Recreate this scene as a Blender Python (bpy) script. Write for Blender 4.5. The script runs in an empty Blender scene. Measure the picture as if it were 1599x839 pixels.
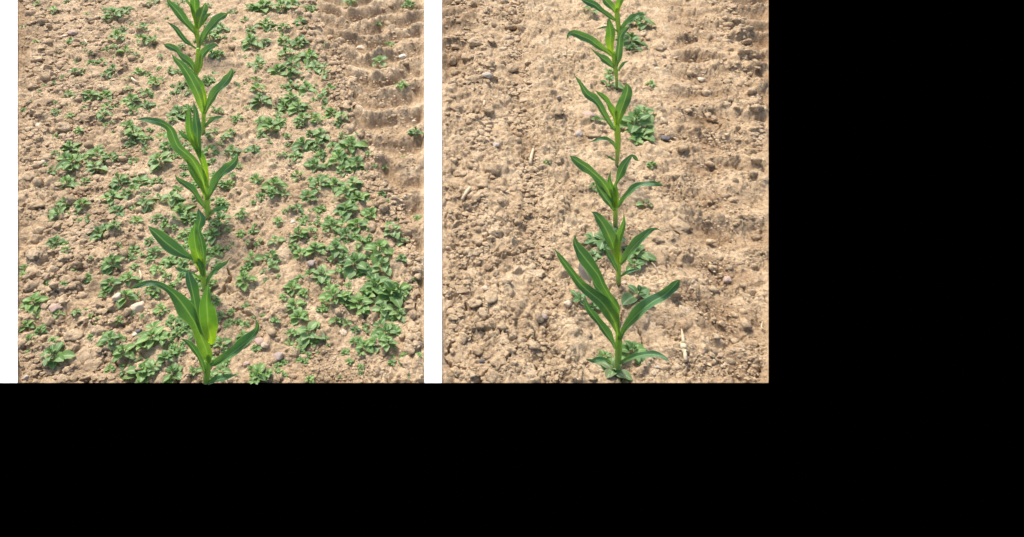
import bpy, math, random
import numpy as np
from mathutils import Vector, Matrix, noise as mnoise

# ------------------------------------------------------------------ camera, sky, sun, exposure
sc = bpy.context.scene
CAM_H = 1.4
PITCH = math.radians(37.7)
F = 1000.0
CX, CY = 640.0, 300.0
cam_d = bpy.data.cameras.new("camera")
cam = bpy.data.objects.new("camera", cam_d)
sc.collection.objects.link(cam)
cam.location = (0, 0, CAM_H)
cam.rotation_euler = (math.pi / 2 - PITCH, 0, 0)
cam_d.sensor_width = 36.0
cam_d.lens = F / 1599.0 * 36.0
cam_d.shift_x = (799.5 - CX) / 1599.0
cam_d.shift_y = -(419.5 - CY) / 1599.0
cam_d.clip_start = 0.02
cam_d.clip_end = 500.0
sc.camera = cam

SUN_EL, SUN_AZ = 56.0, -30.0      # degrees; azimuth from +Y, negative to the left: the sun stands beyond the plots
world = bpy.data.worlds.new("World")
sc.world = world
world.use_nodes = True
wn = world.node_tree
bg = wn.nodes["Background"]
sky = wn.nodes.new("ShaderNodeTexSky")
sky.sky_type = 'NISHITA'
sky.sun_disc = False
sky.sun_elevation = math.radians(SUN_EL)
sky.sun_rotation = math.radians(SUN_AZ)
sky.dust_density = 4.0
sky.air_density = 1.0
sky.ozone_density = 0.6
wn.links.new(sky.outputs[0], bg.inputs[0])
bg.inputs[1].default_value = 0.14
sd = bpy.data.lights.new("sun", 'SUN')
sd.energy = 2.8
sd.angle = math.radians(12.0)
sd.color = (1.0, 0.955, 0.88)
so = bpy.data.objects.new("sun", sd)
sc.collection.objects.link(so)
so.rotation_euler = (math.radians(90 - SUN_EL), 0, math.radians(180 - SUN_AZ))
_el, _az = math.radians(SUN_EL), math.radians(SUN_AZ)
_dir = Vector((math.sin(_az) * math.cos(_el), math.cos(_az) * math.cos(_el), math.sin(_el)))
so.rotation_euler = _dir.to_track_quat('Z', 'Y').to_euler()
sc.view_settings.view_transform = 'Standard'
sc.view_settings.look = 'None'
sc.view_settings.gamma = 1.0
sc.view_settings.exposure = 0.74

rnd = random.Random(11)
COL = sc.collection

# ------------------------------------------------------------------ geometry of the view, in metres on the ground
SP, CP = math.sin(PITCH), math.cos(PITCH)

def ground(px, py, z=0.0):
    a = (np.asarray(px, float) - CX) / F
    b = -(np.asarray(py, float) - CY) / F
    t = (z - CAM_H) / (-SP + b * CP)
    return t * a, t * (CP + b * SP), t

def at_depth(px, py, Y):
    a = (px - CX) / F; b = -(py - CY) / F
    t = Y / (CP + b * SP)
    return Vector((t * a, Y, CAM_H + t * (-SP + b * CP)))

def to_px(X, Y, z=0.0):
    d = Y * CP - (z - CAM_H) * SP
    u = Y * SP + (z - CAM_H) * CP
    return CX + F * X / d, CY - F * u / d

def depth_of(v):
    return v.y * CP - (v.z - CAM_H) * SP

# ------------------------------------------------------------------ numpy noise
def hsh(ix, iy, seed):
    a = ix.astype(np.int64).astype(np.uint32) * np.uint32(374761393)
    b = iy.astype(np.int64).astype(np.uint32) * np.uint32(668265263)
    h = a + b + np.uint32((seed * 2246822519 + 3266489917) & 0xffffffff)
    h = (h ^ (h >> np.uint32(13))) * np.uint32(1274126177)
    h = (h ^ (h >> np.uint32(16))) * np.uint32(2246822519)
    h = h ^ (h >> np.uint32(15))
    return h.astype(np.float64) / 4294967296.0

def gnoise(x, y, seed):
    ix = np.floor(x); iy = np.floor(y)
    fx = x - ix; fy = y - iy
    u = fx * fx * fx * (fx * (fx * 6 - 15) + 10); v = fy * fy * fy * (fy * (fy * 6 - 15) + 10)
    def g(ox, oy):
        a = hsh(ix + ox, iy + oy, seed) * 2 * math.pi
        return np.cos(a) * (fx - ox) + np.sin(a) * (fy - oy)
    return ((g(0, 0) * (1 - u) + g(1, 0) * u) * (1 - v) + (g(0, 1) * (1 - u) + g(1, 1) * u) * v) * 1.5

def fbm(x, y, seed, octs=4, gain=0.5):
    s = 0; a = 1.0
    for o in range(octs):
        s = s + a * gnoise(x * 2 ** o + 17.3 * o, y * 2 ** o - 9.1 * o, seed + o)
        a *= gain
    return s

def worley(x, y, seed):
    ix = np.floor(x); iy = np.floor(y)
    f1 = np.full(x.shape, 9.0); f2 = np.full(x.shape, 9.0); cid = np.zeros(x.shape)
    for ox in (-1, 0, 1):
        for oy in (-1, 0, 1):
            cx = ix + ox; cy = iy + oy
            d = np.hypot(cx + hsh(cx, cy, seed) - x, cy + hsh(cx, cy, seed + 77) - y)
            c = hsh(cx, cy, seed + 191)
            near = d < f1
            f2 = np.where(near, f1, np.minimum(f2, d))
            cid = np.where(near, c, cid)
            f1 = np.where(near, d, f1)
    return f1, f2, cid

def smooth(a, b, x):
    t = np.clip((x - a) / (b - a), 0, 1)
    return t * t * (3 - 2 * t)

def lumps(X, Y, size, seed, prob, k=0.8):
    wx = X / size + 0.35 * gnoise(X / size * 1.7, Y / size * 1.7, seed + 5)
    wy = Y / size + 0.35 * gnoise(X / size * 1.7 + 31, Y / size * 1.7, seed + 6)
    f1, f2, cid = worley(wx, wy, seed)
    r = 0.28 + 0.34 * ((cid * 7.13) % 1.0)
    dome = np.sqrt(np.clip(1 - (f1 / r) ** 2, 0, 1))
    edge = np.clip((f2 - f1) * 3.0, 0, 1)
    return np.where(cid < prob, dome * r * size * k * edge, 0.0)

# ------------------------------------------------------------------ the two plots
TRACK_L = ([-200, 0, 36, 107, 200, 279, 336, 418, 500, 600, 700], [400, 470, 483, 526, 550, 590, 607, 640, 655, 668, 680])
TRACK_R = ([-200, 0, 60, 150, 250, 400, 700], [1020, 1118, 1150, 1180, 1204, 1240, 1300])
FURROW_R = ([-200, 0, 36, 193, 300, 443, 515, 600, 700], [775, 795, 803, 817, 830, 849, 857, 866, 876])
CRACKS = [
    [(697, 556), (706, 535), (722, 527), (741, 520), (758, 519), (771, 521)],
    [(786, 520), (796, 533), (811, 537), (807, 547), (790, 566), (768, 577), (751, 589), (749, 600)],
    [(811, 537), (824, 530), (837, 530)], [(834, 520), (840, 540), (853, 553), (848, 563), (838, 567), (839, 585), (845, 599)],
    [(695, 563), (712, 575), (726, 577)], [(689, 466), (704, 468), (722, 464), (729, 464)], [(726, 478), (735, 494), (736, 500)],
    [(762, 355), (766, 365), (757, 380), (762, 395)], [(772, 406), (795, 400), (812, 402), (822, 390)], [(830, 325), (838, 340), (842, 346)],
    [(738, 591), (750, 589)], [(995, 510), (1002, 526), (1004, 536)], [(966, 480), (974, 492), (969, 503)],
    [(53, 580), (58, 572), (70, 577)], [(131, 595), (145, 583), (160, 572), (165, 555), (163, 545)], [(163, 564), (178, 566), (186, 570)],
    [(145, 507), (160, 515), (170, 520), (186, 510), (203, 507)], [(80, 452), (96, 458), (115, 455), (130, 449)],
    [(92, 520), (105, 524), (112, 520)], [(66, 440), (68, 425), (78, 415)], [(388, 388), (402, 380), (410, 378)],
    [(534, 447), (538, 432), (543, 425)], [(343, 462), (352, 452), (360, 430), (354, 418)], [(645, 440), (647, 470), (650, 490)],
    [(518, 418), (525, 412), (534, 410)], [(275, 540), (283, 525), (280, 510)], [(365, 480), (385, 492), (400, 500)],
]

def crack_field(px, py):
    d = np.full(px.shape, 99.0)
    wx = px + 3.0 * gnoise(px / 7.0, py / 7.0, 61) ; wy = py + 3.0 * gnoise(px / 7.0 + 9, py / 7.0, 62)
    for pl in CRACKS:
        xs = [p[0] for p in pl]; ys = [p[1] for p in pl]
        m = (px > min(xs) - 12) & (px < max(xs) + 12) & (py > min(ys) - 12) & (py < max(ys) + 12)
        if not m.any():
            continue
        qx = wx[m]; qy = wy[m]; best = d[m]
        for (x0, y0), (x1, y1) in zip(pl[:-1], pl[1:]):
            dx, dy = x1 - x0, y1 - y0
            t = np.clip(((qx - x0) * dx + (qy - y0) * dy) / (dx * dx + dy * dy), 0, 1)
            best = np.minimum(best, np.hypot(qx - x0 - t * dx, qy - y0 - t * dy))
        d[m] = best
    return d

def soil(X, Y, side):
    """height in metres and looseness (0 crusted, 1 crumbly), plus shade painted into lug hollows, of the soil at ground points"""
    X = np.asarray(X, float); Y = np.asarray(Y, float)
    px, py = to_px(X, Y)
    h = 0.012 * fbm(X / 0.35, Y / 0.35, 3, 3) + 0.007 * fbm(X / 0.09, Y / 0.09, 9, 3)
    dens = 0.5 + 0.9 * gnoise(X / 0.22, Y / 0.22, 21)
    if side == 'L':
        xe = np.interp(py, *TRACK_L)
        tr = smooth(-8, 26, px - xe)
        rim = np.exp(-((px - xe) / 17.0) ** 2)
        left = smooth(235, 120, px)
        corner = smooth(75, 30, px) * smooth(140, 60, py)
        dens = dens * (0.45 + 0.75 * left) + 0.7 * rim + 0.3 * tr + 0.5 * corner
        Xc = np.interp(Y, [1.0, 1.5, 1.81, 2.5, 3.2, 3.65, 6.0], [0.12, 0.07, 0.02, -0.11, -0.27, -0.36, -0.9])
        ph = (Y - 4.0 * np.minimum((X - Xc) ** 2, 0.03) - 0.05 * gnoise(X / 0.12, Y / 0.2, 71)) / 0.19
        q = ph - np.floor(ph)
        lug = np.where(q < 0.36, smooth(0, 0.36, q), 1 - smooth(0.36, 1.0, q))
        h = h - 0.034 * tr + 0.042 * tr * lug * (1 + 0.4 * gnoise(X / .12, Y / .12, 72)) + 0.016 * rim * (0.6 + gnoise(X / .06, Y / .06, 4))
        h = h - 0.012 * corner
        loose_shade = np.clip(0.35 * tr * (1 - lug) + 0.55 * smooth(65, 15, np.hypot((px - 505) / 1.3, py - 575)) + 0.6 * corner + 0.10 * np.clip(gnoise(X / .1, Y / .1, 58) * 4, 0, 1), 0, 1)  # crumbly patches; the lug term paints shade into the track hollows
    else:
        xe = np.interp(py, *TRACK_R)
        tr = smooth(-10, 25, px - xe)
        rim = np.exp(-((px - xe) / 15.0) ** 2)
        xf = np.interp(py, *FURROW_R)
        fur = np.exp(-((px - xf) / 16.0) ** 2)
        tl = smooth(770, 735, px + 0.25 * py) * smooth(150, 90, py)
        soft = smooth(1030, 1075, px)
        xb = np.interp(py, [-200, 0, 100, 230, 400, 600], [1040, 1062, 1085, 1108, 1120, 1150])
        band = np.exp(-((px - xb) / 34.0) ** 2)
        ph = (Y + 0.10 * X) / 0.19 + 0.3 * gnoise(X / 0.2, Y / 0.2, 73)
        q = ph - np.floor(ph)
        lug = np.where(q < 0.36, smooth(0, 0.36, q), 1 - smooth(0.36, 1.0, q))
        dens = dens + 0.0 + 0.45 * fur + 0.6 * rim + 0.12 * soft + 0.25 * smooth(900, 800, px) - 0.25 * smooth(885, 1000, px) * (1 - soft) - 0.5 * smooth(470, 520, py) * smooth(875, 845, px)
        h = h - 0.014 * band - 0.015 * fur - 0.018 * tr + 0.042 * tr * lug + 0.034 * (lug - 0.5) * tl - 0.012 * tl
        h = h + 0.024 * (lug - .5) * soft * (1 - tr) * np.clip(1 + 1.6 * gnoise(X / .15, Y / .25, 74), 0.1, 2) * (0.6 + 0.4 * smooth(420, 250, py)) + 0.014 * rim * (0.6 + gnoise(X / .06, Y / .06, 4))
        h = h + 0.016 * np.exp(-((px - xf - 34) / 22.0) ** 2) + 0.01 * smooth(60, 0, np.abs(px - xf + 70))
        loose_shade = np.clip(0.5 * tr + 0.35 * fur + 0.50 * band * (1 - 0.6 * lug) + 0.35 * soft * (1 - lug) + 0.6 * tl + 0.10 * np.clip(gnoise(X / .1, Y / .1, 58) * 4, 0, 1), 0, 1)  # crumbly soil tone plus shade painted between the lugs
    dens = np.clip(dens, 0.05, 1.0)
    hol = tr * (1 - lug); YW = Y; Y = Y / 1.3
    big = lumps(X, Y, 0.070, 101, 0.30 + 0.5 * dens, 0.50)
    mid = lumps(X, Y, 0.034, 131, 0.15 + 0.80 * dens, 0.68)
    sml = lumps(X, Y, 0.018, 151, 0.25 + 0.75 * dens, 0.95)
    tin = lumps(X, Y, 0.0095, 171, 0.65, 0.90)
    def bil(sz, sd):
        wx = X + 0.3 * sz * gnoise(X / sz * 1.4, Y / sz * 1.4, sd + 3); wy = Y + 0.3 * sz * gnoise(X / sz * 1.4 + 7, Y / sz * 1.4, sd + 4)
        return np.abs(gnoise(wx / sz, wy / sz, sd)) + 0.5 * np.abs(gnoise(wx / sz * 1.9 + 3, wy / sz * 1.9, sd + 1)) + 0.26 * np.abs(gnoise(wx / sz * 3.9, wy / sz * 3.9 + 8, sd + 2))
    crust = 0.0165 * bil(0.060, 201) + 0.0020 * bil(0.020, 211)
    body = crust * (1 - 0.4 * loose_shade) + np.maximum(big, mid * (0.6 + 0.5 * dens)) + 0.38 * sml * (0.25 + 0.8 * dens) + 0.16 * tin * (0.3 + 0.7 * np.maximum(dens, loose_shade))
    body = body * (1 - 0.6 * hol) * 0.86; Y = YW
    h = h + body * (1 - 0.25 * loose_shade) + 0.0006 * fbm(X / 0.012, Y / 0.012, 55, 2, 0.6) - 0.008
    # natural hairline cracks in the crust, and the long ones the photograph shows
    w1, w2, wc = worley(X / 0.085 + 0.25 * gnoise(X / .02, Y / .02, 81), Y / 0.085 + 0.25 * gnoise(X / .02 + 5, Y / .02, 82), 83)
    fine = np.clip(1 - (w2 - w1) / 0.045, 0, 1) * (gnoise(X / .17, Y / .17, 84) > 0.12) * (1 - loose_shade)
    ck = np.clip(1.25 - crack_field(px, py) / 1.7, 0, 1)
    g1, g2_, gc = worley(X / 0.030 + 0.4 * gnoise(X / .012, Y / .015, 91), Y / 0.038 + 0.4 * gnoise(X / .012 + 5, Y / .015, 92), 93)
    gap = np.clip(1 - (g2_ - g1) / 0.16, 0, 1) * smooth(-0.05, 0.25, gnoise(X / .07, Y / .09, 94) + 0.5 * (dens - 0.45)) * (1 - 0.5 * hol)
    h = h - (0.006 + 0.005 * np.clip(dens, 0, 1)) * gap
    h = h - 0.006 * fine - 0.030 * ck
    # cloddy border of the plots stays below the white border strips
    rim_ = np.minimum(px - 27, 663 - px) if side == 'L' else np.minimum(px - 690, 1200 - px)
    k_ = smooth(-1, 9, rim_)
    h = k_ * h + (1 - k_) * (0.008 + 0.3 * np.clip(h, -0.01, 0.03))
    return np.minimum(np.clip(h, -0.05, 0.05), np.where((rim_ < 0) | (py > 599.7), 0.008, 1.0)), loose_shade

def soil_pt(px, py, side):
    """ground point seen at a place of the photograph"""
    px = np.atleast_1d(np.asarray(px, float)); py = np.atleast_1d(np.asarray(py, float))
    z = np.zeros_like(px)
    for _ in range(3):
        X, Y, t = ground(px, py, z)
        z, _l = soil(X, Y, side)
        z = np.clip(z, -0.01, 0.03)
    return X, Y, z, t

# ------------------------------------------------------------------ helpers
def tag(o, label=None, cat=None, group=None, kind=None):
    if label: o['label'] = label
    if cat: o['category'] = cat
    if group: o['group'] = group
    if kind: o['kind'] = kind
    return o

def mesh_np(name, verts, faces, mat, uv=None, smooth_=True):
    """faces: (n,3) or (n,4) int array"""
    verts = np.asarray(verts, np.float32); faces = np.asarray(faces, np.int32)
    me = bpy.data.meshes.new(name)
    k = faces.shape[1]
    me.vertices.add(len(verts)); me.vertices.foreach_set("co", verts.ravel())
    me.loops.add(faces.size); me.loops.foreach_set("vertex_index", faces.ravel())
    me.polygons.add(len(faces)); me.polygons.foreach_set("loop_start", np.arange(len(faces), dtype=np.int32) * k)
    me.update(calc_edges=True)
    me.polygons.foreach_set("use_smooth", np.full(len(faces), smooth_, dtype=bool))
    if uv is not None:
        l = me.uv_layers.new(name="uv")
        l.data.foreach_set("uv", np.asarray(uv, np.float32)[faces.ravel()].ravel())
    if mat: me.materials.append(mat)
    me.update()
    return me

def link(name, me, parent=None, loc=None):
    o = bpy.data.objects.new(name, me)
    COL.objects.link(o)
    if parent: o.parent = parent
    if loc is not None: o.location = loc
    return o

def empty(name, loc):
    o = bpy.data.objects.new(name, None)
    o.empty_display_size = 0.02
    o.location = loc
    COL.objects.link(o)
    return o

# ------------------------------------------------------------------ materials
def new_mat(name):
    m = bpy.data.materials.new(name); m.use_nodes = True
    nt = m.node_tree
    b = nt.nodes["Principled BSDF"]
    return m, nt, b

def nd(nt, typ, **kw):
    n = nt.nodes.new(typ)
    for k, v in kw.items():
        if k.startswith("i_"):
            n.inputs[k[2:].replace("_", " ")].default_value = v
        else:
            setattr(n, k, v)
    return n

def ramp(nt, fac, stops):
    r = nt.nodes.new("ShaderNodeValToRGB")
    e = r.color_ramp.elements
    e[0].position, e[0].color = stops[0][0], (*stops[0][1], 1)
    e[1].position, e[1].color = stops[-1][0], (*stops[-1][1], 1)
    for p, c in stops[1:-1]:
        x = e.new(p); x.color = (*c, 1)
    nt.links.new(fac, r.inputs[0])
    return r

def soil_material():
    m, nt, b = new_mat("dry_loam")
    L = nt.links
    geo = nd(nt, "ShaderNodeNewGeometry")
    n1 = nd(nt, "ShaderNodeTexNoise", i_Scale=9.0, i_Detail=5.0, i_Roughness=0.6)
    n2 = nd(nt, "ShaderNodeTexNoise", i_Scale=95.0, i_Detail=6.0, i_Roughness=0.7)
    n3 = nd(nt, "ShaderNodeTexNoise", i_Scale=420.0, i_Detail=3.0, i_Roughness=0.7)
    for n in (n1, n2, n3): L.new(geo.outputs["Position"], n.inputs["Vector"])
    r1 = ramp(nt, n1.outputs[0], [(0.30, (0.360, 0.258, 0.158)), (0.50, (0.490, 0.366, 0.232)), (0.70, (0.600, 0.468, 0.312))])
    r2 = ramp(nt, n2.outputs[0], [(0.30, (0.50, 0.46, 0.43)), (0.48, (0.93, 0.92, 0.91)), (0.70, (1.30, 1.30, 1.28))])
    mx = nd(nt, "ShaderNodeMix", data_type='RGBA', blend_type='MULTIPLY'); mx.inputs[0].default_value = 1.0
    L.new(r1.outputs[0], mx.inputs[6]); L.new(r2.outputs[0], mx.inputs[7])
    at = nd(nt, "ShaderNodeAttribute", attribute_name="loose_shade")
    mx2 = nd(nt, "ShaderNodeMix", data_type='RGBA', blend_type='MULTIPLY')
    mx2.inputs[7].default_value = (0.58, 0.51, 0.45, 1)  # darkens crumbly soil and paints shade into lug hollows
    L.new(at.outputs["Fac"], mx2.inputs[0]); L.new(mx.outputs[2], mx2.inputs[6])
    L.new(mx2.outputs[2], b.inputs["Base Color"])
    b.inputs["Roughness"].default_value = 0.95
    b.inputs["Specular IOR Level"].default_value = 0.15
    b1 = nd(nt, "ShaderNodeBump"); b1.inputs["Strength"].default_value = 1.0; b1.inputs["Distance"].default_value = 0.007
    b2 = nd(nt, "ShaderNodeBump"); b2.inputs["Strength"].default_value = 0.9; b2.inputs["Distance"].default_value = 0.0022
    L.new(n2.outputs[0], b1.inputs["Height"]); L.new(n3.outputs[0], b2.inputs["Height"])
    L.new(b1.outputs[0], b2.inputs["Normal"]); L.new(b2.outputs[0], b.inputs["Normal"])
    return m

def stone_material(name, c1, c2, rough=0.7):
    m, nt, b = new_mat(name); L = nt.links
    tc = nd(nt, "ShaderNodeTexCoord")
    n = nd(nt, "ShaderNodeTexNoise", i_Scale=90.0, i_Detail=6.0, i_Roughness=0.7)
    L.new(tc.outputs["Object"], n.inputs["Vector"])
    r = ramp(nt, n.outputs[0], [(0.35, c1), (0.65, c2)])
    L.new(r.outputs[0], b.inputs["Base Color"]); b.inputs["Roughness"].default_value = rough
    bp = nd(nt, "ShaderNodeBump"); bp.inputs["Strength"].default_value = 0.5; bp.inputs["Distance"].default_value = 0.002
    L.new(n.outputs[0], bp.inputs["Height"]); L.new(bp.outputs[0], b.inputs["Normal"])
    return m

def leaf_shader(m, nt, b, colsock, trans=0.35, tcol=(0.30, 0.55, 0.05), rough=0.40):
    L = nt.links
    L.new(colsock, b.inputs["Base Color"])
    b.inputs["Roughness"].default_value = rough
    b.inputs["Specular IOR Level"].default_value = 0.5
    tr = nd(nt, "ShaderNodeBsdfTranslucent")
    mc = nd(nt, "ShaderNodeMix", data_type='RGBA', blend_type='MULTIPLY'); mc.inputs[0].default_value = 1.0
    L.new(colsock, mc.inputs[6]); mc.inputs[7].default_value = (1.35, 1.45, 0.6, 1)
    L.new(mc.outputs[2], tr.inputs[0])
    ms = nd(nt, "ShaderNodeMixShader"); ms.inputs[0].default_value = trans
    out = nt.nodes["Material Output"]
    L.new(b.outputs[0], ms.inputs[1]); L.new(tr.outputs[0], ms.inputs[2]); L.new(ms.outputs[0], out.inputs[0])

def maize_leaf_material(name, base, mid, tip, veins=0.25):
    """uv.x runs across the blade, uv.y from its base to its tip"""
    m, nt, b = new_mat(name); L = nt.links
    uv = nd(nt, "ShaderNodeUVMap", uv_map="uv")
    sep = nd(nt, "ShaderNodeSeparateXYZ"); L.new(uv.outputs[0], sep.inputs[0])
    tc = nd(nt, "ShaderNodeTexCoord")
    nz = nd(nt, "ShaderNodeTexNoise", i_Scale=45.0, i_Detail=6.0, i_Roughness=0.7); L.new(tc.outputs["Object"], nz.inputs["Vector"])
    ad = nd(nt, "ShaderNodeMath", operation='MULTIPLY_ADD'); L.new(nz.outputs[0], ad.inputs[0]); ad.inputs[1].default_value = 0.44; L.new(sep.outputs[1], ad.inputs[2])
    sb = nd(nt, "ShaderNodeMath", operation='SUBTRACT'); L.new(ad.outputs[0], sb.inputs[0]); sb.inputs[1].default_value = 0.22
    r = ramp(nt, sb.outputs[0], [(0.04, base), (0.22, tuple(0.5 * (a + c) for a, c in zip(base, mid))), (0.42, mid), (1.0, tip)])
    # veins along the blade: stripes in u
    w = nd(nt, "ShaderNodeMath", operation='SINE'); wm = nd(nt, "ShaderNodeMath", operation='MULTIPLY')
    L.new(sep.outputs[0], wm.inputs[0]); wm.inputs[1].default_value = 95.0; L.new(wm.outputs[0], w.inputs[0])
    # midrib and pale rim
    ab = nd(nt, "ShaderNodeMath", operation='SUBTRACT'); L.new(sep.outputs[0], ab.inputs[0]); ab.inputs[1].default_value = 0.5
    aa = nd(nt, "ShaderNodeMath", operation='ABSOLUTE'); L.new(ab.outputs[0], aa.inputs[0])
    rib = ramp(nt, aa.outputs[0], [(0.0, (0.85, 0.85, 0.85)), (0.025, (0.7, 0.7, 0.7)), (0.065, (0, 0, 0)), (0.44, (0, 0, 0)), (0.5, (0.8, 0.8, 0.8))])
    mv = nd(nt, "ShaderNodeMapRange"); L.new(w.outputs[0], mv.inputs[0])
    mv.inputs[1].default_value = -1; mv.inputs[3].default_value = 1 - veins; mv.inputs[4].default_value = 1 + veins
    m1 = nd(nt, "ShaderNodeVectorMath", operation='SCALE'); L.new(r.outputs[0], m1.inputs[0]); L.new(mv.outputs[0], m1.inputs["Scale"])
    m2 = nd(nt, "ShaderNodeMix", data_type='RGBA'); L.new(rib.outputs[0], m2.inputs[0]) if False else None
    sc_ = nd(nt, "ShaderNodeMath", operation='MULTIPLY'); L.new(rib.outputs[0], sc_.inputs[0]); sc_.inputs[1].default_value = 0.62
    L.new(sc_.outputs[0], m2.inputs[0]); L.new(m1.outputs[0], m2.inputs[6]); m2.inputs[7].default_value = (0.42, 0.62, 0.24, 1)
    leaf_shader(m, nt, b, m2.outputs[2], 0.26)
    bp = nd(nt, "ShaderNodeBump"); bp.inputs["Strength"].default_value = 0.35; bp.inputs["Distance"].default_value = 0.001
    L.new(w.outputs[0], bp.inputs["Height"]); L.new(bp.outputs[0], b.inputs["Normal"])
    return m

def weed_material(name, dark, light, rough=0.55):
    m, nt, b = new_mat(name); L = nt.links
    uv = nd(nt, "ShaderNodeUVMap", uv_map="uv")
    sep = nd(nt, "ShaderNodeSeparateXYZ"); L.new(uv.outputs[0], sep.inputs[0])
    geo = nd(nt, "ShaderNodeNewGeometry")
    nz = nd(nt, "ShaderNodeTexNoise", i_Scale=30.0, i_Detail=3.0); L.new(geo.outputs["Position"], nz.inputs["Vector"])
    oi = nd(nt, "ShaderNodeObjectInfo")
    av = nd(nt, "ShaderNodeMath", operation='MULTIPLY_ADD'); L.new(oi.outputs["Random"], av.inputs[0]); av.inputs[1].default_value = 0.5; L.new(nz.outputs[0], av.inputs[2])
    r = ramp(nt, av.outputs[0], [(0.35, dark), (0.95, light)])
    ab = nd(nt, "ShaderNodeMath", operation='SUBTRACT'); L.new(sep.outputs[0], ab.inputs[0]); ab.inputs[1].default_value = 0.5
    aa = nd(nt, "ShaderNodeMath", operation='ABSOLUTE'); L.new(ab.outputs[0], aa.inputs[0])
    rib = ramp(nt, aa.outputs[0], [(0.0, (0.7, 0.7, 0.7)), (0.09, (0, 0, 0)), (0.42, (0, 0, 0)), (0.5, (0.35, 0.35, 0.35))])
    m2 = nd(nt, "ShaderNodeMix", data_type='RGBA')
    L.new(rib.outputs[0], m2.inputs[0]); L.new(r.outputs[0], m2.inputs[6]); m2.inputs[7].default_value = (0.36, 0.50, 0.26, 1)
    leaf_shader(m, nt, b, m2.outputs[2], 0.25, rough=rough)
    return m

def plain(name, col, rough=0.8, spec=0.3):
    m, nt, b = new_mat(name)
    b.inputs["Base Color"].default_value = (*col, 1)
    b.inputs["Roughness"].default_value = rough
    b.inputs["Specular IOR Level"].default_value = spec
    return m

SOIL = soil_material()
M_OLD = maize_leaf_material("maize_blade", (0.14, 0.28, 0.08), (0.086, 0.205, 0.086), (0.080, 0.185, 0.092), 0.16)
M_MID = maize_leaf_material("maize_blade_fresh", (0.27, 0.45, 0.06), (0.098, 0.225, 0.078), (0.078, 0.180, 0.085), 0.15)
M_YOUNG = maize_leaf_material("maize_blade_whorl", (0.42, 0.60, 0.03), (0.155, 0.335, 0.055), (0.085, 0.215, 0.075), 0.16)
M_BLUE = maize_leaf_material("maize_blade_bluish", (0.12, 0.25, 0.06), (0.055, 0.165, 0.075), (0.050, 0.150, 0.080), 0.12)
M_STEM = maize_leaf_material("maize_sheath", (0.22, 0.31, 0.12), (0.34, 0.50, 0.12), (0.42, 0.60, 0.06), 0.10)
M_STEMDARK = plain("maize_stem_foot", (0.075, 0.055, 0.040), 0.8)
M_WEED = [weed_material("weed_blade", (0.075, 0.162, 0.034), (0.180, 0.305, 0.075)),
          weed_material("weed_blade_deep", (0.060, 0.140, 0.034), (0.140, 0.250, 0.065)),
          weed_material("weed_blade_pale", (0.120, 0.205, 0.065), (0.210, 0.325, 0.115))]
M_WROUND = weed_material("round_weed_blade", (0.055, 0.130, 0.038), (0.115, 0.220, 0.070))
M_WRED = weed_material("reddish_weed_blade", (0.13, 0.15, 0.07), (0.16, 0.26, 0.10))
M_WSTEM = plain("weed_stalk", (0.22, 0.26, 0.12), 0.7)
M_RSTEM = plain("reddish_stalk", (0.28, 0.12, 0.07), 0.7)
M_WHITE = plain("white_border_fill", (0.93, 0.93, 0.93), 0.9, 0.1)
M_BLACK = plain("black_padding_fill", (0.0, 0.0, 0.0), 1.0, 0.0)

# ------------------------------------------------------------------ the ground: two beds of soil, white border strips, black padding
def soil_bed(side, x0, x1, label):
    cols = np.arange(x0, x1 + 0.1, 1.35)
    rows = np.concatenate([np.arange(-170, -6, 6.0), np.arange(-6, 612, 0.85), [622.0, 634.0]])
    PX, PY = np.meshgrid(cols, rows)
    X, Y, _ = ground(PX, PY)
    Z, loose_shade = soil(X, Y, side)
    # skirt: the outermost ring of the bed goes straight down
    nr, nc = Z.shape
    V = np.stack([X, Y, Z], -1)
    V[0, :, 2] = -0.12; V[-1, :, 2] = -0.12; V[:, 0, 2] = -0.12; V[:, -1, 2] = -0.12
    idx = np.arange(nr * nc).reshape(nr, nc)
    f = np.stack([idx[:-1, :-1], idx[1:, :-1], idx[1:, 1:], idx[:-1, 1:]], -1).reshape(-1, 4)
    me = mesh_np("soil_ground", V.reshape(-1, 3), f, SOIL)
    a = me.attributes.new("loose_shade", 'FLOAT', 'POINT')
    a.data.foreach_set("value", loose_shade.ravel().astype(np.float32))
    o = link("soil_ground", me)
    return tag(o, label, None, None, 'structure')

bed_l = soil_bed('L', 10, 676, 'dry tan soil of the weedy plot with clods, cracks and a tyre track')
bed_r = soil_bed('R', 677, 1216, 'dry tan crumbly soil of the clean plot, between white border and black padding')
BED = {'L': bed_l, 'R': bed_r}

def slab(name, pts, ztop, thick, mat):
    """flat sheet with real thickness from a list of (X, Y)"""
    n = len(pts)
    vs = [(x, y, ztop) for x, y in pts] + [(x, y, ztop - thick) for x, y in pts]
    fs = [tuple(range(n)), tuple(range(2 * n - 1, n - 1, -1))]
    for i in range(n):
        j = (i + 1) % n
        fs.append((i, i + n, j + n, j))
    me = bpy.data.meshes.new(name); me.from_pydata(vs, [], fs); me.materials.append(mat); me.update()
    return link(name, me)

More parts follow.
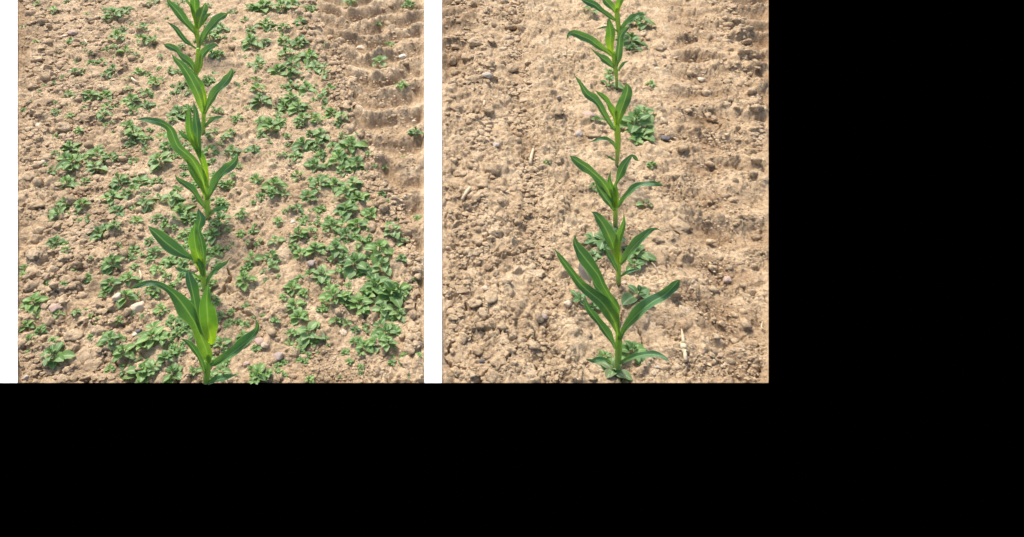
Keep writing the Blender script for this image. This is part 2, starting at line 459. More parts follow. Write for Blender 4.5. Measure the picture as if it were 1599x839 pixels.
ZB = 0.017
def g2(px, py, z=ZB):
    X, Y, _ = ground(px, py, z); return (float(X), float(Y))
def strip(name, xa, xb, ya, yb, z, mat, lab):
    o = slab(name, [g2(xa, yb, z), g2(xb, yb, z), g2(xb, ya, z), g2(xa, ya, z)], z, 0.004, mat)
    return tag(o, lab, None, None, 'structure')
strip('white_border', -330, 27, -165, 600.3, ZB, M_WHITE, 'plain white strip along the left edge of the weedy plot')  # white margins beside and between the two views, built as thin strips
strip('white_border', 663, 690, -165, 600.3, ZB, M_WHITE, 'plain white strip between the weedy plot and the clean plot')
nb = g2(0, 600.0, ZB)[1]
re0, re1 = g2(1200, 600, ZB), g2(1200, -165, ZB)
tag(slab('black_padding', [(-9, -6), (9, -6), (9, nb), (re0[0], nb), (re0[0], nb), (-9, nb)][:3] + [(-9, nb)], ZB + 0.005, 0.004, M_BLACK),  # blank black padding around the two views, built as a flat sheet
    'flat black padding in front of both plots', None, None, 'structure')
tag(slab('black_padding', [(re0[0], nb + 0.0005), (9, nb + 0.0005), (9, re1[1]), (re1[0], re1[1])], ZB + 0.005, 0.004, M_BLACK),  # the same blank padding, right of the second view
    'flat black padding right of the clean plot', None, None, 'structure')
tag(slab('ground', [(-150, -150), (150, -150), (150, 150), (-150, 150)], -0.13, 0.05, M_BLACK), 'black padding base under and around the plots', None, None, 'structure')  # padding carried on beneath and beyond the plots

# ------------------------------------------------------------------ clods
def ico(sub):
    import bmesh
    bm = bmesh.new(); bmesh.ops.create_icosphere(bm, subdivisions=sub, radius=1.0)
    v = np.array([x.co[:] for x in bm.verts]); f = np.array([[y.index for y in x.verts] for x in bm.faces]); bm.free()
    return v, f
ICO1, ICO2, ICO3 = ico(1), ico(2), ico(3)

def rough_ball(base, seed, amp=0.30, flat=0.72, facets=0):
    v, f = base
    r = random.Random(seed)
    off = Vector((r.uniform(-50, 50), r.uniform(-50, 50), r.uniform(-50, 50)))
    out = []
    planes = []
    for _ in range(facets):
        n = Vector((r.gauss(0, 1), r.gauss(0, 1), r.gauss(0, 1))).normalized(); planes.append((n, r.uniform(0.62, 0.9)))
    for c in v:
        c = Vector(c)
        k = 1 + amp * mnoise.noise(c * 1.3 + off) * 1.5 + amp * 0.6 * mnoise.noise(c * 2.9 + off) + amp * 0.3 * mnoise.noise(c * 6.5 + off)
        p = c * k
        for n, d in planes:
            e = p.dot(n) - d
            if e > 0: p = p - n * e
        out.append((p.x, p.y, p.z * flat))
    return np.array(out), f

CLOD2 = [mesh_np("clod", *rough_ball(ICO2, 30 + i, 0.50, 0.74, 7), SOIL) for i in range(10)]
CLOD3 = [mesh_np("clod", *rough_ball(ICO3, 60 + i, 0.52, 0.68, 9), SOIL) for i in range(8)]
SMALL = [rough_ball(ICO1, 90 + i, 0.62, 0.72, 5) for i in range(16)]

def inside(px, py, side, m=6):
    lo, hi = (27, 663) if side == 'L' else (690, 1200)
    return (px > lo + m) & (px < hi - m)

# clods the photograph lets one pick out: x, y, width px, height px
BIG_L = [(156, 395, 40, 24), (50, 420, 28, 22), (54, 400, 30, 18), (150, 472, 32, 20), (127, 495, 36, 22), (152, 514, 34, 18), (131, 550, 40, 24),
         (145, 567, 30, 22), (134, 586, 22, 12), (59, 314, 38, 22), (32, 318, 22, 20), (199, 485, 14, 12), (211, 488, 12, 12), (156, 486, 16, 10),
         (136, 416, 13, 12), (74, 500, 20, 14), (174, 590, 18, 12), (145, 30, 24, 16), (140, 43, 14, 11), (79, 281, 24, 20), (66, 159, 40, 26),
         (177, 231, 24, 20), (152, 118, 14, 12), (193, 247, 14, 12), (59, 283, 18, 14), (138, 188, 34, 16), (157, 136, 20, 10), (98, 160, 24, 14),
         (530, 63, 20, 14), (522, 222, 16, 12), (580, 352, 24, 18), (610, 377, 18, 18), (640, 407, 18, 14), (644, 508, 18, 18), (651, 540, 26, 20),
         (653, 465, 26, 20), (648, 562, 32, 22), (461, 549, 20, 14), (476, 556, 16, 13), (435, 592, 22, 16), (424, 517, 16, 11), (388, 371, 20, 13),
         (600, 330, 18, 13), (646, 490, 16, 12), (640, 525, 15, 12), (520, 98, 16, 12), (531, 118, 15, 14), (534, 135, 15, 12), (541, 160, 16, 14),
         (548, 178, 14, 14), (546, 200, 18, 16), (556, 210, 15, 12), (575, 262, 18, 13), (582, 275, 20, 14), (570, 287, 20, 13), (505, 85, 14, 12),
         (499, 65, 15, 12), (486, 50, 14, 11), (492, 38, 14, 10), (610, 357, 16, 12), (622, 375, 15, 11), (632, 392, 15, 12), (480, 25, 12, 9), (40, 225, 18, 13),
         (36, 200, 20, 14), (52, 240, 22, 15), (60, 255, 18, 13), (35, 445, 22, 18), (42, 460, 18, 14), (33, 275, 24, 18), (95, 470, 24, 16), (112, 520, 28, 18),
         (70, 120, 18, 12), (95, 100, 20, 13), (50, 135, 22, 14), (58, 95, 20, 12), (110, 110, 16, 12), (82, 80, 18, 10), (40, 580, 20, 14), (98, 590, 22, 14)]
BIG_R = [(730, 88, 22, 17), (740, 68, 22, 12), (869, 173, 24, 20), (923, 206, 22, 18), (753, 282, 38, 24), (769, 261, 36, 18), (762, 175, 22, 16),
         (794, 40, 20, 13), (1031, 73, 22, 14), (1034, 86, 13, 11), (1090, 136, 18, 14), (1106, 179, 13, 10), (1115, 184, 12, 8), (1065, 229, 18, 14),
         (1156, 54, 24, 10), (1145, 29, 20, 9), (1160, 78, 20, 9), (1152, 45, 18, 8), (1165, 66, 16, 8), (1190, 178, 22, 12), (1191, 192, 20, 9), (1186, 247, 22, 12), (1192, 255, 18, 9),
         (1181, 125, 20, 12), (697, 362, 16, 14), (737, 425, 30, 21), (724, 447, 32, 25), (762, 459, 22, 22), (774, 425, 13, 11), (792, 439, 18, 10),
         (773, 441, 16, 10), (722, 411, 14, 12), (839, 425, 28, 20), (914, 521, 24, 18), (739, 471, 20, 16), (907, 375, 24, 15), (1056, 346, 42, 34),
         (1068, 484, 24, 20), (1133, 303, 15, 10), (1143, 311, 12, 9), (1192, 368, 15, 12), (1147, 490, 12, 10), (1161, 486, 15, 12), (1127, 504, 12, 10),
         (1146, 530, 12, 10), (1176, 535, 16, 12), (700, 130, 16, 11), (712, 112, 15, 10), (722, 125, 16, 12), (705, 95, 16, 10), (698, 150, 14, 11), (760, 55, 16, 11), (775, 20, 18, 12),
         (765, 100, 18, 12), (785, 75, 16, 10), (745, 120, 18, 12), (704, 230, 18, 13), (696, 250, 16, 12), (716, 268, 20, 14), (712, 290, 18, 12), (845, 300, 16, 11),
         (850, 395, 20, 14), (860, 410, 18, 13), (700, 445, 20, 15), (785, 510, 18, 13), (1035, 190, 16, 11), (1047, 210, 16, 10), (1075, 170, 15, 11), (1110, 250, 16, 10),
         (1180, 225, 18, 10), (1174, 238, 17, 9), (1188, 212, 20, 9), (1176, 205, 16, 8), (1186, 160, 20, 10), (1173, 140, 17, 9), (1140, 60, 16, 9), (1135, 40, 16, 9), (1095, 440, 16, 12), (1010, 300, 14, 10)]

def put_clods(side, big, seed):
    r = random.Random(seed)
    lo, hi = (34, 655) if side == 'L' else (697, 1190)
    items = [(min(max(x, lo + w * 0.62), hi - w * 0.62), min(y, 598 - h * 0.7), w, h, True) for x, y, w, h in big]
    n = 0
    while len(items) < 298 and n < 20000:
        n += 1
        x = r.uniform(lo + 8, hi - 8); y = r.uniform(-8, 588)
        if side == 'L':
            xe = float(np.interp(y, *TRACK_L))
            p = 0.85 if x < 130 else 0.5 if x < 230 else 0.07
            if abs(x - xe) < 22: p = 0.9
            elif x > xe: p = 0.20
            if y > 500 and x > 400: p = max(p, 0.3)
        else:
            xf = float(np.interp(y, *FURROW_R)); xe = float(np.interp(y, *TRACK_R))
            p = 0.55 if x < xf + 15 else 0.16
            if abs(x - xf) < 16: p = 0.8
            if x > 1050: p = 0.35
            if abs(x - xe) < 20: p = 0.95
        if r.random() > p: continue
        if any(abs(x - i[0]) < (i[2] * 0.5 + 4) and abs(y - i[1]) < (i[3] * 0.5 + 4) for i in items): continue
        s = ((11 + 14 * r.random() ** 1.6) if x < (150 if side == 'L' else 800) and x < 850 or (side == 'R' and x < 800) else (9 + 9 * r.random() ** 2)) * (0.62 + 0.5 * max(0, y) / 600)
        items.append((x, y, s * r.uniform(1, 1.3), s * r.uniform(0.65, 0.9), False))
    xs = np.array([i[0] for i in items]); ys = np.array([i[1] for i in items])
    X, Y, Z, T = soil_pt(xs, ys + np.array([i[3] for i in items]) * 0.15, side)
    for k, (x, y, w, h, tr) in enumerate(items):
        me = r.choice(CLOD3) if w > 19 else r.choice(CLOD2)
        o = link('clod', me, BED[side], (X[k], Y[k], Z[k]))
        rad = w / F * T[k] / 2
        dep = min(1.6, max(0.7, h / w / 0.72))
        lump = 0.85 if w < 26 else 0.55
        o.scale = (rad, rad * dep, rad * lump * r.uniform(0.9, 1.35))
        o.rotation_euler = (r.uniform(-.25, .25), r.uniform(-.25, .25), r.uniform(-.4, .4))
    # the crumbs: too many and too small to pick apart
    N = 18000 if side == 'L' else 17000
    rs = np.random.RandomState(seed)
    px = rs.uniform(lo, hi, N * 3); py = rs.uniform(-10, 593, N * 3)
    Xg, Yg, _ = ground(px, py)
    if side == 'L':
        xe = np.interp(py, *TRACK_L)
        p = np.where(px < 230, 0.75, 0.22); p = np.where(np.abs(px - xe) < 24, 0.95, p); p = np.where(px > xe + 24, 0.5, p)
        p = np.where(np.hypot((px - 505) / 1.4, py - 575) < 55, 1.0, p)
    else:
        xf = np.interp(py, *FURROW_R); xe = np.interp(py, *TRACK_R)
        p = np.where(px < xf + 20, 0.4, 0.15); p = np.where(np.abs(px - xf) < 18, 0.9, p); p = np.where(px > 1040, 0.33, p); p = np.where(px > xe - 15, 1.0, p)
    p = p * np.clip(0.45 + 1.7 * gnoise(Xg / 0.13, Yg / 0.16, 5 + seed), 0.03, 1)
    keep = rs.rand(N * 3) < p
    px, py = px[keep][:N], py[keep][:N]
    N = len(px); xe = np.interp(py, *(TRACK_L if side == 'L' else TRACK_R)); xf = np.interp(py, *FURROW_R)
    X, Y, Z, T = soil_pt(px, py, side)
    N = len(px)
    size = (1.3 + 4.2 * rs.rand(N) ** 2.2) * (0.7 + 0.45 * np.clip(py, 0, 600) / 600)
    lumpy = (px < 190) | (np.abs(px - xe) < 22) if side == 'L' else (np.abs(px - xf) < 18) | (np.abs(px - xe) < 22) | (px < 770)
    size = np.where(lumpy, size + 9.0 * rs.rand(N) ** 2.6, size)
    rad = size / F * T * 0.62
    allv, allf = [], []
    kind = rs.randint(0, len(SMALL), N)
    base = 0
    for kk in range(len(SMALL)):
        sel = np.where(kind == kk)[0]
        v, f = SMALL[kk]
        n = len(sel)
        a = rs.uniform(0, 2 * np.pi, n); ca, sa = np.cos(a), np.sin(a)
        sx = rad[sel] * rs.uniform(0.8, 1.3, n); sy = rad[sel] * rs.uniform(0.7, 1.1, n); sz = rad[sel] * rs.uniform(0.6, 1.0, n)
        vx = v[None, :, 0] * sx[:, None]; vy = v[None, :, 1] * sy[:, None]; vz = v[None, :, 2] * sz[:, None]
        wx = vx * ca[:, None] - vy * sa[:, None] + X[sel][:, None]
        wy = vx * sa[:, None] + vy * ca[:, None] + Y[sel][:, None]
        wz = vz + Z[sel][:, None] + (0.10 * rad[sel])[:, None]
        allv.append(np.stack([wx, wy, wz], -1).reshape(-1, 3))
        allf.append((f[None] + (np.arange(n) * len(v))[:, None, None] + base).reshape(-1, 3))
        base += n * len(v)
    me = mesh_np("crumbs", np.concatenate(allv), np.concatenate(allf), SOIL, None, False)
    o = link("soil_crumbs", me, BED[side]); o['kind'] = 'stuff'

put_clods('L', BIG_L, 5)
put_clods('R', BIG_R, 6)

# ------------------------------------------------------------------ stones and litter lying on the soil
ST = {
    'cream': stone_material('cream_stone', (0.46, 0.36, 0.25), (0.60, 0.49, 0.36)),
    'white': stone_material('white_stone', (0.46, 0.40, 0.31), (0.62, 0.56, 0.46)),
    'pink': stone_material('pink_stone', (0.34, 0.23, 0.18), (0.46, 0.33, 0.26)),
    'grey': stone_material('grey_stone', (0.33, 0.27, 0.22), (0.48, 0.41, 0.34)),
    'purple': stone_material('purple_grey_stone', (0.25, 0.19, 0.16), (0.40, 0.32, 0.27)),
    'dark': stone_material('dark_stone', (0.05, 0.045, 0.045), (0.16, 0.14, 0.14)),
    'tan': stone_material('tan_stone', (0.42, 0.30, 0.19), (0.56, 0.42, 0.28)),
}
STONES = [
    ('L', 215, 476, 24, 20, 'cream', 0, 'round cream stone left of the long drooping leaf of the nearest maize plant'),
    ('L', 187, 466, 15, 22, 'cream', 0, 'upright pale stone beside the weeds left of the round cream stone'),
    ('L', 88, 477, 22, 17, 'pink', 5, 'pinkish brown angular stone near the left edge of the weedy plot'),
    ('L', 40, 587, 14, 14, 'grey', 3, 'small grey stone in the bottom left corner of the weedy plot'),
    ('L', 217, 515, 12, 9, 'dark', 3, 'dark pebble behind the star shaped weed at lower left'),
    ('L', 212, 519, 14, 9, 'white', 4, 'chalky chip touching the dark pebble at lower left'),
    ('L', 68, 252, 11, 9, 'white', 5, 'small white angular stone left of the tall weed clump'),
    ('L', 113, 48, 18, 13, 'pink', 3, 'dull pink stone among clods at the upper left'),
    ('L', 58, 193, 12, 7, 'white', 3, 'flat whitish stone on the cloddy left side'),
    ('L', 100, 56, 12, 7, 'cream', 3, 'flat cream stone beside the dull pink stone at upper left'),
    ('L', 629, 87, 15, 13, 'white', 6, 'white chunky stone in the tyre track near the right edge'),
    ('L', 563, 73, 15, 9, 'cream', 3, 'pale rounded stone on a lug mark of the tyre track'),
    ('L', 458, 345, 10, 8, 'white', 5, 'tiny white stone in bare soil between maize row and weed band'),
    ('L', 536, 516, 15, 8, 'cream', 5, 'flat pale stone under the small weeds at the lower right'),
    ('L', 487, 415, 16, 14, 'purple', 3, 'grey purple stone behind the rosette in the middle of the weed band'),
    ('L', 407, 530, 20, 14, 'pink', 3, 'reddish grey stone at the tip of the nearest maize leaf'),
    ('L', 414, 538, 13, 12, 'cream', 6, 'cream block next to the reddish grey stone'),
    ('L', 385, 566, 13, 20, 'pink', 2, 'upright oblong stone right of the nearest maize plant'),
    ('L', 434, 554, 18, 12, 'purple', 5, 'purple grey angular stone near the bottom of the weedy plot'),
    ('L', 493, 343, 8, 13, 'cream', 3, 'narrow pale pebble standing between two weed clumps'),
    ('L', 334, 25, 11, 8, 'white', 3, 'white flake lying right of the farthest maize plant'),
    ('L', 642, 242, 10, 7, 'tan', 3, 'small tan pebble on the right margin of the tyre track'),
    ('L', 647, 188, 8, 7, 'white', 3, 'tiny whitish pebble in the hollow of the tyre track'),
    ('L', 583, 322, 9, 6, 'cream', 3, 'tiny cream pebble at the edge of the track, level with third maize'),
    ('R', 919, 177, 27, 14, 'pink', 2, 'smooth pink oblong stone left of the fourth maize plant'),
    ('R', 903, 209, 16, 11, 'grey', 5, 'light grey stone left of the thin arching maize leaf'),
    ('R', 872, 153, 9, 9, 'purple', 3, 'small dark grey pebble in open soil left of the maize row'),
    ('R', 761, 115, 17, 12, 'grey', 2, 'dull grey rounded stone in the upper left of the clean plot'),
    ('R', 775, 224, 15, 10, 'grey', 3, 'grey flat stone left of the upright straw piece'),
    ('R', 886, 471, 15, 15, 'cream', 6, 'cream angular cube of stone left of the nearest clean maize plant'),
    ('R', 1040, 214, 16, 12, 'dark', 3, 'dark grey stone right of the big leafy weed'),
    ('R', 1095, 123, 13, 9, 'cream', 4, 'pale stone on the rough soil at upper right'),
    ('R', 847, 497, 14, 13, 'purple', 4, 'dark purple stone in the furrow at lower left'),
    ('R', 1135, 434, 16, 10, 'pink', 6, 'pinkish angular flake at the right of the clean plot'),
    ('R', 1027, 571, 10, 7, 'grey', 3, 'small grey pebble below the lowest maize leaf'),
    ('R', 1021, 579, 11, 11, 'cream', 6, 'cream shard below the lowest maize leaf'),
    ('R', 758, 450, 11, 9, 'cream', 3, 'small pale pebble perched on a clod at left'),
    ('R', 1135, 209, 8, 7, 'tan', 3, 'small tan pebble in the bare hollow at right'),
    ('R', 974, 441, 12, 9, 'tan', 3, 'tan chip at the foot of the second maize plant'),
    ('R', 752, 563, 10, 7, 'dark', 3, 'small black crumb on the crusted soil at lower left'),
]
for i, (side, x, y, w, h, mk, fac, lab) in enumerate(STONES):
    X, Y, Z, T = soil_pt([x], [y + h * 0.3], side)
    me = mesh_np("stone", *rough_ball(ICO3, 300 + i, 0.26, 0.78, fac + 3), ST[mk], smooth_=True)
    o = link('stone', me, None, (X[0], Y[0], Z[0] + 0.12 * h / F * T[0]))
    rw = 0.86 * w / F * T[0] / 2; rh = 0.86 * h / F * T[0] / 2
    o.scale = (rw * 1.1, rw * 0.95 if h < w * 1.2 else rw, max(rh * 1.05, rw * 0.5))
    o.rotation_euler = (rnd.uniform(-.2, .2), rnd.uniform(-.2, .2), rnd.uniform(-.5, .5))
    tag(o, lab, 'stone', 'stones on the soil')

M_STRAW = stone_material('dry_straw', (0.42, 0.32, 0.19), (0.62, 0.52, 0.36))
def tube(pts, rads, n=8, uvv=False, squash=1.0):
    """skin a polyline; returns verts, quads, uv"""
    V, Q, U = [], [], []
    m = len(pts)
    for i, p in enumerate(pts):
        a = pts[max(0, i - 1)]; b = pts[min(m - 1, i + 1)]
        t = (b - a).normalized()
        s = t.cross(Vector((0.13, 1, 0.07))).normalized(); u = s.cross(t).normalized()
        for k in range(n):
            an = 2 * math.pi * k / n
            V.append(p + s * math.cos(an) * rads[i] + u * math.sin(an) * rads[i] * squash)
            U.append((k / n, i / (m - 1)))
    for i in range(m - 1):
        for k in range(n):
            Q.append((i * n + k, i * n + (k + 1) % n, (i + 1) * n + (k + 1) % n, (i + 1) * n + k))
    c0 = len(V); V.append(pts[0]); U.append((0.5, 0)); c1 = len(V); V.append(pts[-1]); U.append((0.5, 1))
    for k in range(n):
        Q.append((c0, (k + 1) % n, k, k)); Q.append((c1, (m - 1) * n + k, (m - 1) * n + (k + 1) % n, (m - 1) * n + (k + 1) % n))
    return V, Q, U

def obj_poly(name, V, Q, U, mat, parent=None, loc=(0, 0, 0), sm=True):
    loc = Vector(loc)
    fs = []
    for q in Q:
        q2 = []
        for x in q:
            if x not in q2: q2.append(x)
        fs.append(tuple(q2))
    me = bpy.data.meshes.new(name)
    me.from_pydata([tuple(Vector(v) - loc) for v in V], [], fs)
    l = me.uv_layers.new(name="uv")
    for lp, d in zip(me.loops, l.data): d.uv = U[lp.vertex_index]
    me.polygons.foreach_set("use_smooth", [sm] * len(me.polygons))
    me.materials.append(mat); me.update()
    return link(name, me, parent, None if parent else loc)

def litter(name, side, pts, wpx, mat, lab, cat, lift=0.004, prof=None):
    P, R = [], []
    for i, (x, y) in enumerate(pts):
        X, Y, Z, T = soil_pt([x], [y], side)
        r = wpx[i] / F * T[0] / 2
        P.append(Vector((X[0], Y[0], Z[0] + r * 0.7 + lift))); R.append(r)
    zm = [p.z for p in P]
    for i, p in enumerate(P): p.z = zm[0] + (zm[-1] - zm[0]) * i / (len(P) - 1) + 0.003
    V, Q, U = tube(P, R, 8)
    for i, v in enumerate(V):
        v += Vector((rnd.uniform(-1, 1), rnd.uniform(-1, 1), rnd.uniform(-1, 1))) * R[0] * 0.12
    o = obj_poly(name, V, Q, U, mat, None, P[0])
    return tag(o, lab, cat)
root = litter('maize_stub', 'R', [(1063, 517), (1064, 530), (1065, 541)], [1.5, 4.5, 6], M_STRAW, 'pale dry maize stub with ragged end lying right of nearest clean maize plant', 'plant stub')
for a, b, w0, w1 in (((1065, 541), (1066, 549), 9, 10), ((1066, 549), (1067, 572), 8, 6.5), ((1060, 550), (1067, 551), 2, 4), ((1067, 551), (1074, 553), 4, 1.5)):
    P = []; R = []
    for (x, y), w in ((a, w0), (((a[0] + b[0]) / 2 + .4, (a[1] + b[1]) / 2), (w0 + w1) / 2), (b, w1)):
        X, Y, Z, T = soil_pt([x], [y], 'R'); P.append(Vector((X[0], Y[0], 0))); R.append(w / F * T[0] / 2)
    for q, p in enumerate(P): p.z = root.location.z + 0.003
    V, Q, U = tube(P, R, 8)
    for v in V: v += Vector((rnd.uniform(-1, 1), rnd.uniform(-1, 1), rnd.uniform(-1, 1))) * 0.0012
    o = obj_poly('husk', V, Q, U, M_STRAW, None, root.location); o.parent = root; o.location = (0, 0, 0)
litter('straw_piece', 'R', [(832, 238), (829, 250), (827, 263)], [3.5, 5, 5.5], M_STRAW, 'pale upright straw piece in the furrow left of the maize row', 'straw')
litter('straw_piece', 'R', [(734, 298), (728, 306), (721, 316)], [5, 6, 5], M_STRAW, 'short tilted straw stalk near the left border of the clean plot', 'straw')
litter('straw_piece', 'R', [(756, 162), (755, 169)], [3, 3], M_STRAW, 'tiny white straw chip high up on the left of the clean plot', 'straw')
litter('straw_piece', 'R', [(1016, 411), (1021, 418), (1026, 424)], [1.2, 1.5, 1.2], M_STRAW, 'thin brown straw right of the second maize plant', 'straw')
litter('straw_piece', 'R', [(1189, 506), (1187, 515), (1193, 520)], [2, 2.5, 2], M_STRAW, 'bent pale straw at the right border of the clean plot', 'straw')
litter('straw_piece', 'L', [(219, 426), (221, 432), (221, 440)], [3, 3, 2.5], M_STRAW, 'short white straw standing among weeds left of the second maize plant', 'straw')
litter('straw_piece', 'L', [(207, 127), (212, 131), (217, 134)], [3, 4, 3], M_STRAW, 'white straw chip in the upper part of the weedy plot', 'straw')
litter('straw_piece', 'L', [(132, 62), (137, 70)], [2.5, 2.5], M_STRAW, 'small pale straw chip near the top left', 'straw')
litter('straw_piece', 'L', [(622, 134), (630, 129), (638, 127)], [1.5, 2, 1.5], M_STRAW, 'thin pale straw lying across the tyre track', 'straw')

# ------------------------------------------------------------------ maize
def resample(pts, n):
    """Catmull-Rom through (x, y, w) points"""
    P = [np.array(p, float) for p in pts]
    P = [2 * P[0] - P[1]] + P + [2 * P[-1] - P[-2]]
    seg = len(P) - 3
    out = []
    for i in range(n):
        s = i / (n - 1) * seg
        k = min(int(s), seg - 1); t = s - k
        a, b, c, d = P[k:k + 4]
        q = 0.5 * ((2 * b) + (c - a) * t + (2 * a - 5 * b + 4 * c - d) * t * t + (3 * b - a - 3 * c + d) * t ** 3)
        q[2] = max(q[2], 0.0)
        out.append(q)
    return out

CAMV = Vector((0, 0, CAM_H))
def blade(plant, Y0, pts, mat, D=0.0, roll=0.0, fold=0.80, wave=0.32, seed=0, name='leaf'):
    n = max(14, 3 * len(pts)); na = 9
    q = resample(pts, n)
    r = random.Random(seed)
    ph = r.uniform(0, 6.28)
    C, W = [], []
    for i, (x, y, w) in enumerate(q):
        s = i / (n - 1)
        v = at_depth(x, y, Y0 - 0.006 - D * s ** 1.2)
        C.append(v); W.append(1.00 * w / F * depth_of(v) / 2)
    V, U, Q = [], [], []
    Wp = None
    for i in range(n):
        s = i / (n - 1)
        t = (C[min(n - 1, i + 1)] - C[max(0, i - 1)]).normalized()
        view = (C[i] - CAMV).normalized()
        w = t.cross(view)
        if w.length < 1e-4: w = Wp or Vector((1, 0, 0))
        w.normalize()
        if Wp is not None and w.dot(Wp) < 0: w = -w
        Wp = w.copy()
        ro = math.radians(roll) * math.sin(math.pi * min(1, s * 1.15 + 0.05))
        w = Matrix.Rotation(ro + 0.35 * math.sin(ph * 3 + s * 7.0) * s, 3, t) @ w
        nn = w.cross(t).normalized()
        if nn.dot(view) > 0: nn = -nn
        hw = max(W[i], 0.0005) / max(0.5, math.cos(ro))
        fo = fold * (1 - 0.55 * s)
        for k in range(na):
            u = -1 + 2 * k / (na - 1)
            bend = fo * (abs(u) ** 1.4) * hw
            ripple = wave * hw * abs(u) ** 2 * math.sin(ph + s * 17 + (1.7 if u > 0 else 0))
            V.append(C[i] + w * (u * hw * (1 - 0.10 * fo)) + nn * (bend + ripple))
            U.append(((u + 1) / 2, s))
    for i in range(n - 1):
        for k in range(na - 1):
            a = i * na + k
            Q.append((a, a + 1, a + na + 1, a + na))
    o = obj_poly(name, V, Q, U, mat, None, plant.location)
    o.parent = plant; o.location = (0, 0, 0)
    return o

def maize(side, base, stem, leaves, label, seed, darkfoot=0.0):
    """base: pixel of the foot; stem: list of (x, y, w) from the foot up; leaves: dicts"""
    X, Y, Z, T = soil_pt([base[0]], [base[1]], side)
    Y0 = float(Y[0])
    pl = empty('maize_plant', (float(X[0]), Y0, float(Z[0])))
    tag(pl, label, 'maize plant', 'maize plants in a row')
    pts, rad = [], []
    q = resample([(base[0], base[1] + 5, stem[0][2] * 0.8)] + stem, 12)
    for x, y, w in q:
        v = at_depth(x, y, Y0); pts.append(v); rad.append(1.2 * w / F * depth_of(v) / 2)
    V, Qd, U = tube(pts, rad, 12)
    s = obj_poly('stem', V, Qd, U, M_STEM, None, pl.location); s.parent = pl; s.location = (0, 0, 0)
    if darkfoot:
        q2 = resample([(base[0], base[1] + 5, stem[0][2] * 1.15), (base[0] + (stem[1][0] - base[0]) * .3, base[1] - darkfoot * .5, stem[0][2] * 1.12), (base[0] + (stem[1][0] - base[0]) * .6, base[1] - darkfoot, stem[0][2] * 1.02)], 6)
        pts = [at_depth(x, y, Y0) for x, y, w in q2]; rad = [w / F * depth_of(v) / 2 for v, (x, y, w) in zip(pts, q2)]
        V, Qd, U = tube(pts, rad, 10)
        s = obj_poly('stem_foot', V, Qd, U, M_STEMDARK, None, pl.location); s.parent = pl; s.location = (0, 0, 0)
    for i, (mt, D, roll, pts) in enumerate(leaves):
        blade(pl, Y0, pts, mt, D, roll, seed=seed * 31 + i)
    return pl

